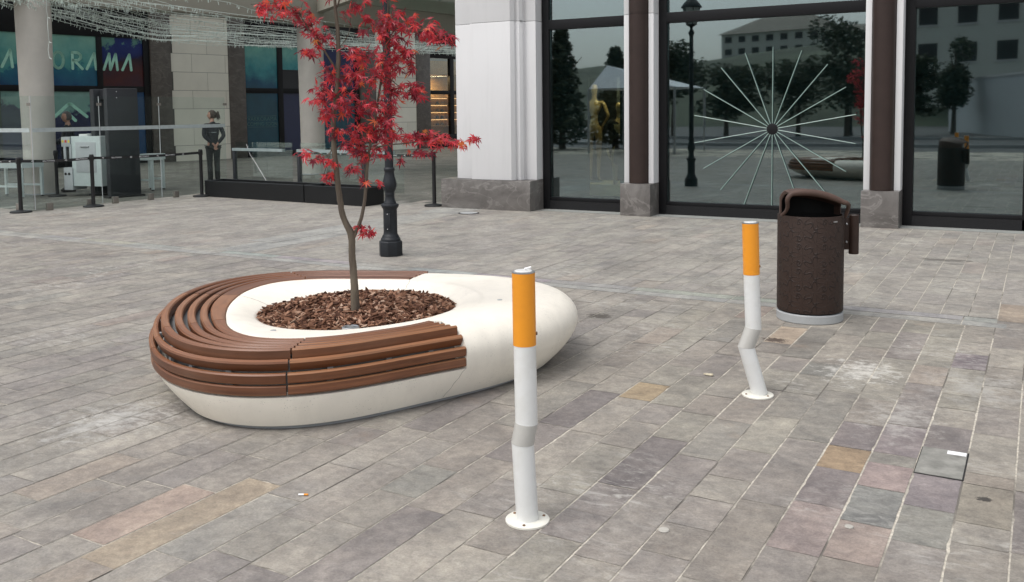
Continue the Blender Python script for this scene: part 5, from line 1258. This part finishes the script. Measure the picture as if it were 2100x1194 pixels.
# mannequins
def mannequin(loc,rz,label,dress):
    t=thing('mannequin',label,'mannequin',loc,rz,'window mannequins'); J={'pel':((0,0,.95),(.10,.08)),'wai':((.0,0,1.12),(.082,.062)),'che':((.01,0,1.30),(.12,.085)),'nb':((0,0,1.44),(.05,.045)),'nk':((.0,0,1.52),.036),'hd':((.01,0,1.62),(.075,.065)),'top':((.005,0,1.72),(.055,.05))}; E=[('pel','wai'),('wai','che'),('che','nb'),('nb','nk'),('nk','hd'),('hd','top')]
    for s,n in ((1,'l'),(-1,'r')):
        J['h'+n]=((0,s*.08,.88),.075); J['k'+n]=((.02,s*.075,.50),.048); J['a'+n]=((-.02,s*.07,.12),.028); J['t'+n]=((.07,s*.075,.03),.026); E+=[('pel','h'+n),('h'+n,'k'+n),('k'+n,'a'+n),('a'+n,'t'+n)]
        J['s'+n]=((0,s*.16,1.40),.042)
        el=(-.06,s*.27,1.15) if not dress else (-.03,s*.21,1.12); wr=(.03,s*.14,.98) if not dress else (.03,s*.20,.88)
        J['e'+n]=(el,.030); J['w'+n]=(wr,.020); E+=[('che','s'+n),('s'+n,'e'+n),('e'+n,'w'+n)]
        hand_joints(J,E,'w'+n,wr,(.2,-s*.25,-1),(0,-s,0),s,'H'+n)
    skin('body',J,E,M_manq,t,1)
    m_=MB(); m_.lathe([(.15,0),(.15,.012)],(0,0,0),28); m_.build('stand_plate',M_steel,None,True).parent=t
    if dress:
        J2={'kn':((.01,0,.62),(.14,.10)),'pel':((0,0,.93),(.135,.105)),'wai':((.0,0,1.12),(.105,.08)),'che':((.01,0,1.30),(.14,.10)),'nb':((0,0,1.43),(.07,.06))}; E2=[('kn','pel'),('pel','wai'),('wai','che'),('che','nb')]
        for s,n in ((1,'l'),(-1,'r')):
            J2['s'+n]=((0,s*.165,1.39),.052); J2['e'+n]=((-.03,s*.21,1.12),.042); J2['w'+n]=((.02,s*.203,.93),.034); E2+=[('che','s'+n),('s'+n,'e'+n),('e'+n,'w'+n)]
        skin('dress',J2,E2,M_dress,t,2)
    return t
mannequin((-6.83,14.95,.385),R(100),'bare golden mannequin with bent arm on the lit platform',False)
mannequin((-6.22,14.62,.06),R(-60),'golden mannequin in a short black dress standing below the bare one',True)

# ================================================================ SURROUNDINGS behind the camera (seen in the shop glass)
def leafblob(mb,c,rx,rz,n,size,rnd):
    for _ in range(n):
        while True:
            v=Vector((rnd.uniform(-1,1),rnd.uniform(-1,1),rnd.uniform(-1,1)))
            if .35<v.length<1: break
        v*= .8+.35*noise.noise(v*2.2+Vector(c)); p=Vector(c)+Vector((v.x*rx,v.y*rx,v.z*rz)); M=Matrix.Rotation(rnd.random()*6.3,3,'Z')@Matrix.Rotation(rnd.random()*3,3,'X'); s=size*rnd.uniform(.6,1.4)
        mb.add([p+M@Vector(q) for q in ((-s,0,0),(0,-s*.5,0),(s,0,.0),(0,s*.5,0))],[(0,1,2,3)])
def tree(loc,h,w,label,seed,kind='round'):
    rnd=random.Random(seed); t=thing('plane_tree' if kind=='round' else 'conifer',label,'tree',loc,0,'trees across the plaza')
    m_=MB(); m_.tube([(0,0,0),(.03,0,h*.4),(0,.03,h*.8)],[.10+h*.01,.08,.03],10)
    for i in range(5): a=rnd.random()*6.3; m_.tube([(0,0,h*(.35+.08*i)),(w*.5*math.cos(a),w*.5*math.sin(a),h*(.55+.07*i))],[.04,.015],6)
    m_.build('trunk',M_trunk,None,True).parent=t
    m_=MB()
    if kind=='round':
        for i in range(12): a=rnd.random()*6.3; q=rnd.random()*.6*w; leafblob(m_,(q*math.cos(a),q*math.sin(a),h*rnd.uniform(.32,.88)),w*.55,h*.17,330,.13,rnd)
    else:
        for i in range(9): q=i/9; leafblob(m_,(0,0,h*(.12+.82*q)),w*(1-q)*.8+.25,h*.10,620,.11,rnd)
    m_.build('crown',M_tree,None).parent=t; return t
tree((-17.6,-7.5,0),5.6,1.7,'tall dark conifer across the plaza, tallest in the left window reflection',11,'cone')
tree((-15.8,-9.0,0),4.6,1.5,'shorter dark conifer beside the tallest one across the plaza',12,'cone')
tree((-15.5,-24,0),5.0,2.6,'bushy dark tree across the plaza reflected left of the starburst',13)
tree((-12.0,-26,0),4.6,2.6,'bushy dark tree across the plaza reflected behind the starburst',14)
tree((-9.0,-24,0),6.6,2.4,'dense dark tree across the plaza reflected right of the starburst',15)
tree((-19,-25,0),5.6,2.4,'broad dark tree across the plaza behind the white tent',16)
tree((-4.5,-32,0),6.0,1.6,'slim round-headed tree standing before the white hoarding',17)
tree((-6.4,-29,0),5.0,1.7,'low leafy tree at the left end of the white hoarding',18)
hd=thing('hoarding_wall','long plain white hoarding with a dark doorway across the plaza','wall',(-3,-33,0))
a=Vector((-5.2,-38.5,0)); b=Vector((4,-12,0)); dd=(b-a).normalized(); rz=math.atan2(dd.y,dd.x)
m_=MB(); m_.box((a+b)/2+Vector((0,0,1.6)),((b-a).length,.15,3.2),rz); m_.build('boarding',simple('white_hoarding',(.55,.58,.6),.7),hd)
m_=MB(); m_.box((a+b)/2+Vector((0,0,3.25)),((b-a).length,.25,.12),rz); m_.build('coping',M_pil,hd)
m_=MB(); m_.box(a+dd*3.6+Vector((-.08*dd.y*-1,-.08*dd.x,1.05)),(1.1,.2,2.1),rz); m_.build('doorway',M_dark,hd)
tn=thing('event_tent','white peaked event tent on steel legs across the plaza','tent',(-13.2,-6,0))
m_=MB(); m_.add([(-15,-4.6,2.45),(-11.6,-4.6,2.45),(-11.6,-8,2.45),(-15,-8,2.45),(-14.6,-5.4,3.35),(-15,-4.6,2.42),(-11.6,-4.6,2.42),(-11.6,-8,2.42),(-15,-8,2.42)],[(0,1,4),(1,2,4),(2,3,4),(3,0,4),(5,6,7,8)]); m_.build('canvas',simple('white_canvas',(.75,.78,.82),.6),tn)
for x,y in ((-15,-4.6),(-11.6,-4.6),(-11.6,-8),(-15,-8)): m_=MB(); m_.tube([(x,y,0),(x,y,2.45)],.05,8); m_.build('leg',M_steel,tn)
l2=copy_tree(lamp); l2.location=(-3.05,-37,0); relabel(l2,'dark cast iron lamp post far across the plaza before the white hoarding'); 
l3=copy_tree(lamp); l3.location=(-13.2,-12,0); relabel(l3,'dark cast iron lamp post across the plaza beside the white tent')
def house(loc,w,d,h,rz,label,mat,roofc,floors,nwin,name='house',group='buildings across the plaza'):
    t=thing(name,label,'building',loc,rz,group); m_=MB(); m_.lo((-w/2,-d/2,-3),(w/2,d/2,h)); m_.build('wall',mat,None).parent=t
    m_=MB(); e=.5; rh=w*.16; m_.add([(-w/2-e,-d/2-e,h),(w/2+e,-d/2-e,h),(w/2+e,d/2+e,h),(-w/2-e,d/2+e,h),(-w/4,0,h+rh),(w/4,0,h+rh)],[(3,2,1,0),(0,1,5,4),(1,2,5),(2,3,4,5),(3,0,4)]); m_.build('roof',roofc,None).parent=t
    fh=h/floors
    for fl_ in range(floors):
        for i in range(nwin):
            x=-w/2+w*(i+.5)/nwin; z=fl_*fh+fh*.3; m_=MB(); m_.lo((x-w/nwin*.25,d/2-.05,z),(x+w/nwin*.25,d/2+.04,z+fh*.5)); wv=m_.build('window',M_dark,None); wv.parent=t
            m_=MB(); m_.lo((x-w/nwin*.3,d/2,z-.15),(x+w/nwin*.3,d/2+.12,z-.02)); s_=m_.build('sill',M_pil,None); s_.parent=wv
    return t
M_pale=simple('pale_facade',(.60,.61,.56),.8); M_roof=simple('faded_roof',(.22,.20,.17),.8)
house((-2,-66,4.5),22,10,13,R(8),'tall pale apartment block with rows of windows above the hoarding',M_pale,M_roof,4,7,'apartment_block')
house((-42,-150,11),20,12,4.5,R(15),'wide pale house with shallow roof high on the hillside',M_pale,M_roof,2,7)
house((-27,-130,9.5),8,8,4.0,R(5),'small pale house on the hillside right of the wide one',M_pale,M_roof,2,4)
# hillside
m_=MB(); nx,ny=50,14; vs=[]
for j in range(ny+1):
    for i in range(nx+1):
        x=-190+i*6.6; y=-50-j*14; q=j/ny; z=-.3+17*math.sin(min(1,q*1.5)*math.pi/2)*(.75+.35*noise.noise(Vector((x*.02,y*.02,0)))) + 1.5*noise.noise(Vector((x*.09,y*.09,3)))*q; vs.append((x,y,z if j else -1))
m_.add(vs,[(j*(nx+1)+i,j*(nx+1)+i+1,(j+1)*(nx+1)+i+1,(j+1)*(nx+1)+i) for j in range(ny) for i in range(nx)]); o=m_.build('hillside',simple('scrubby_hill',(.07,.085,.055),.9,0,.5,.15),None,True); tag(o,kind='structure')
quad_obj('road',-60,-22,40,-13,-.008,simple('wet_asphalt',(.06,.062,.065),.6))
for (y0,y1) in ((-13,-12.7),(-22.3,-22)):
    m_=MB(); m_.lo((-60,y0,-.01),(40,y1,.12)); o=m_.build('kerb',M_conc); tag(o,kind='structure')
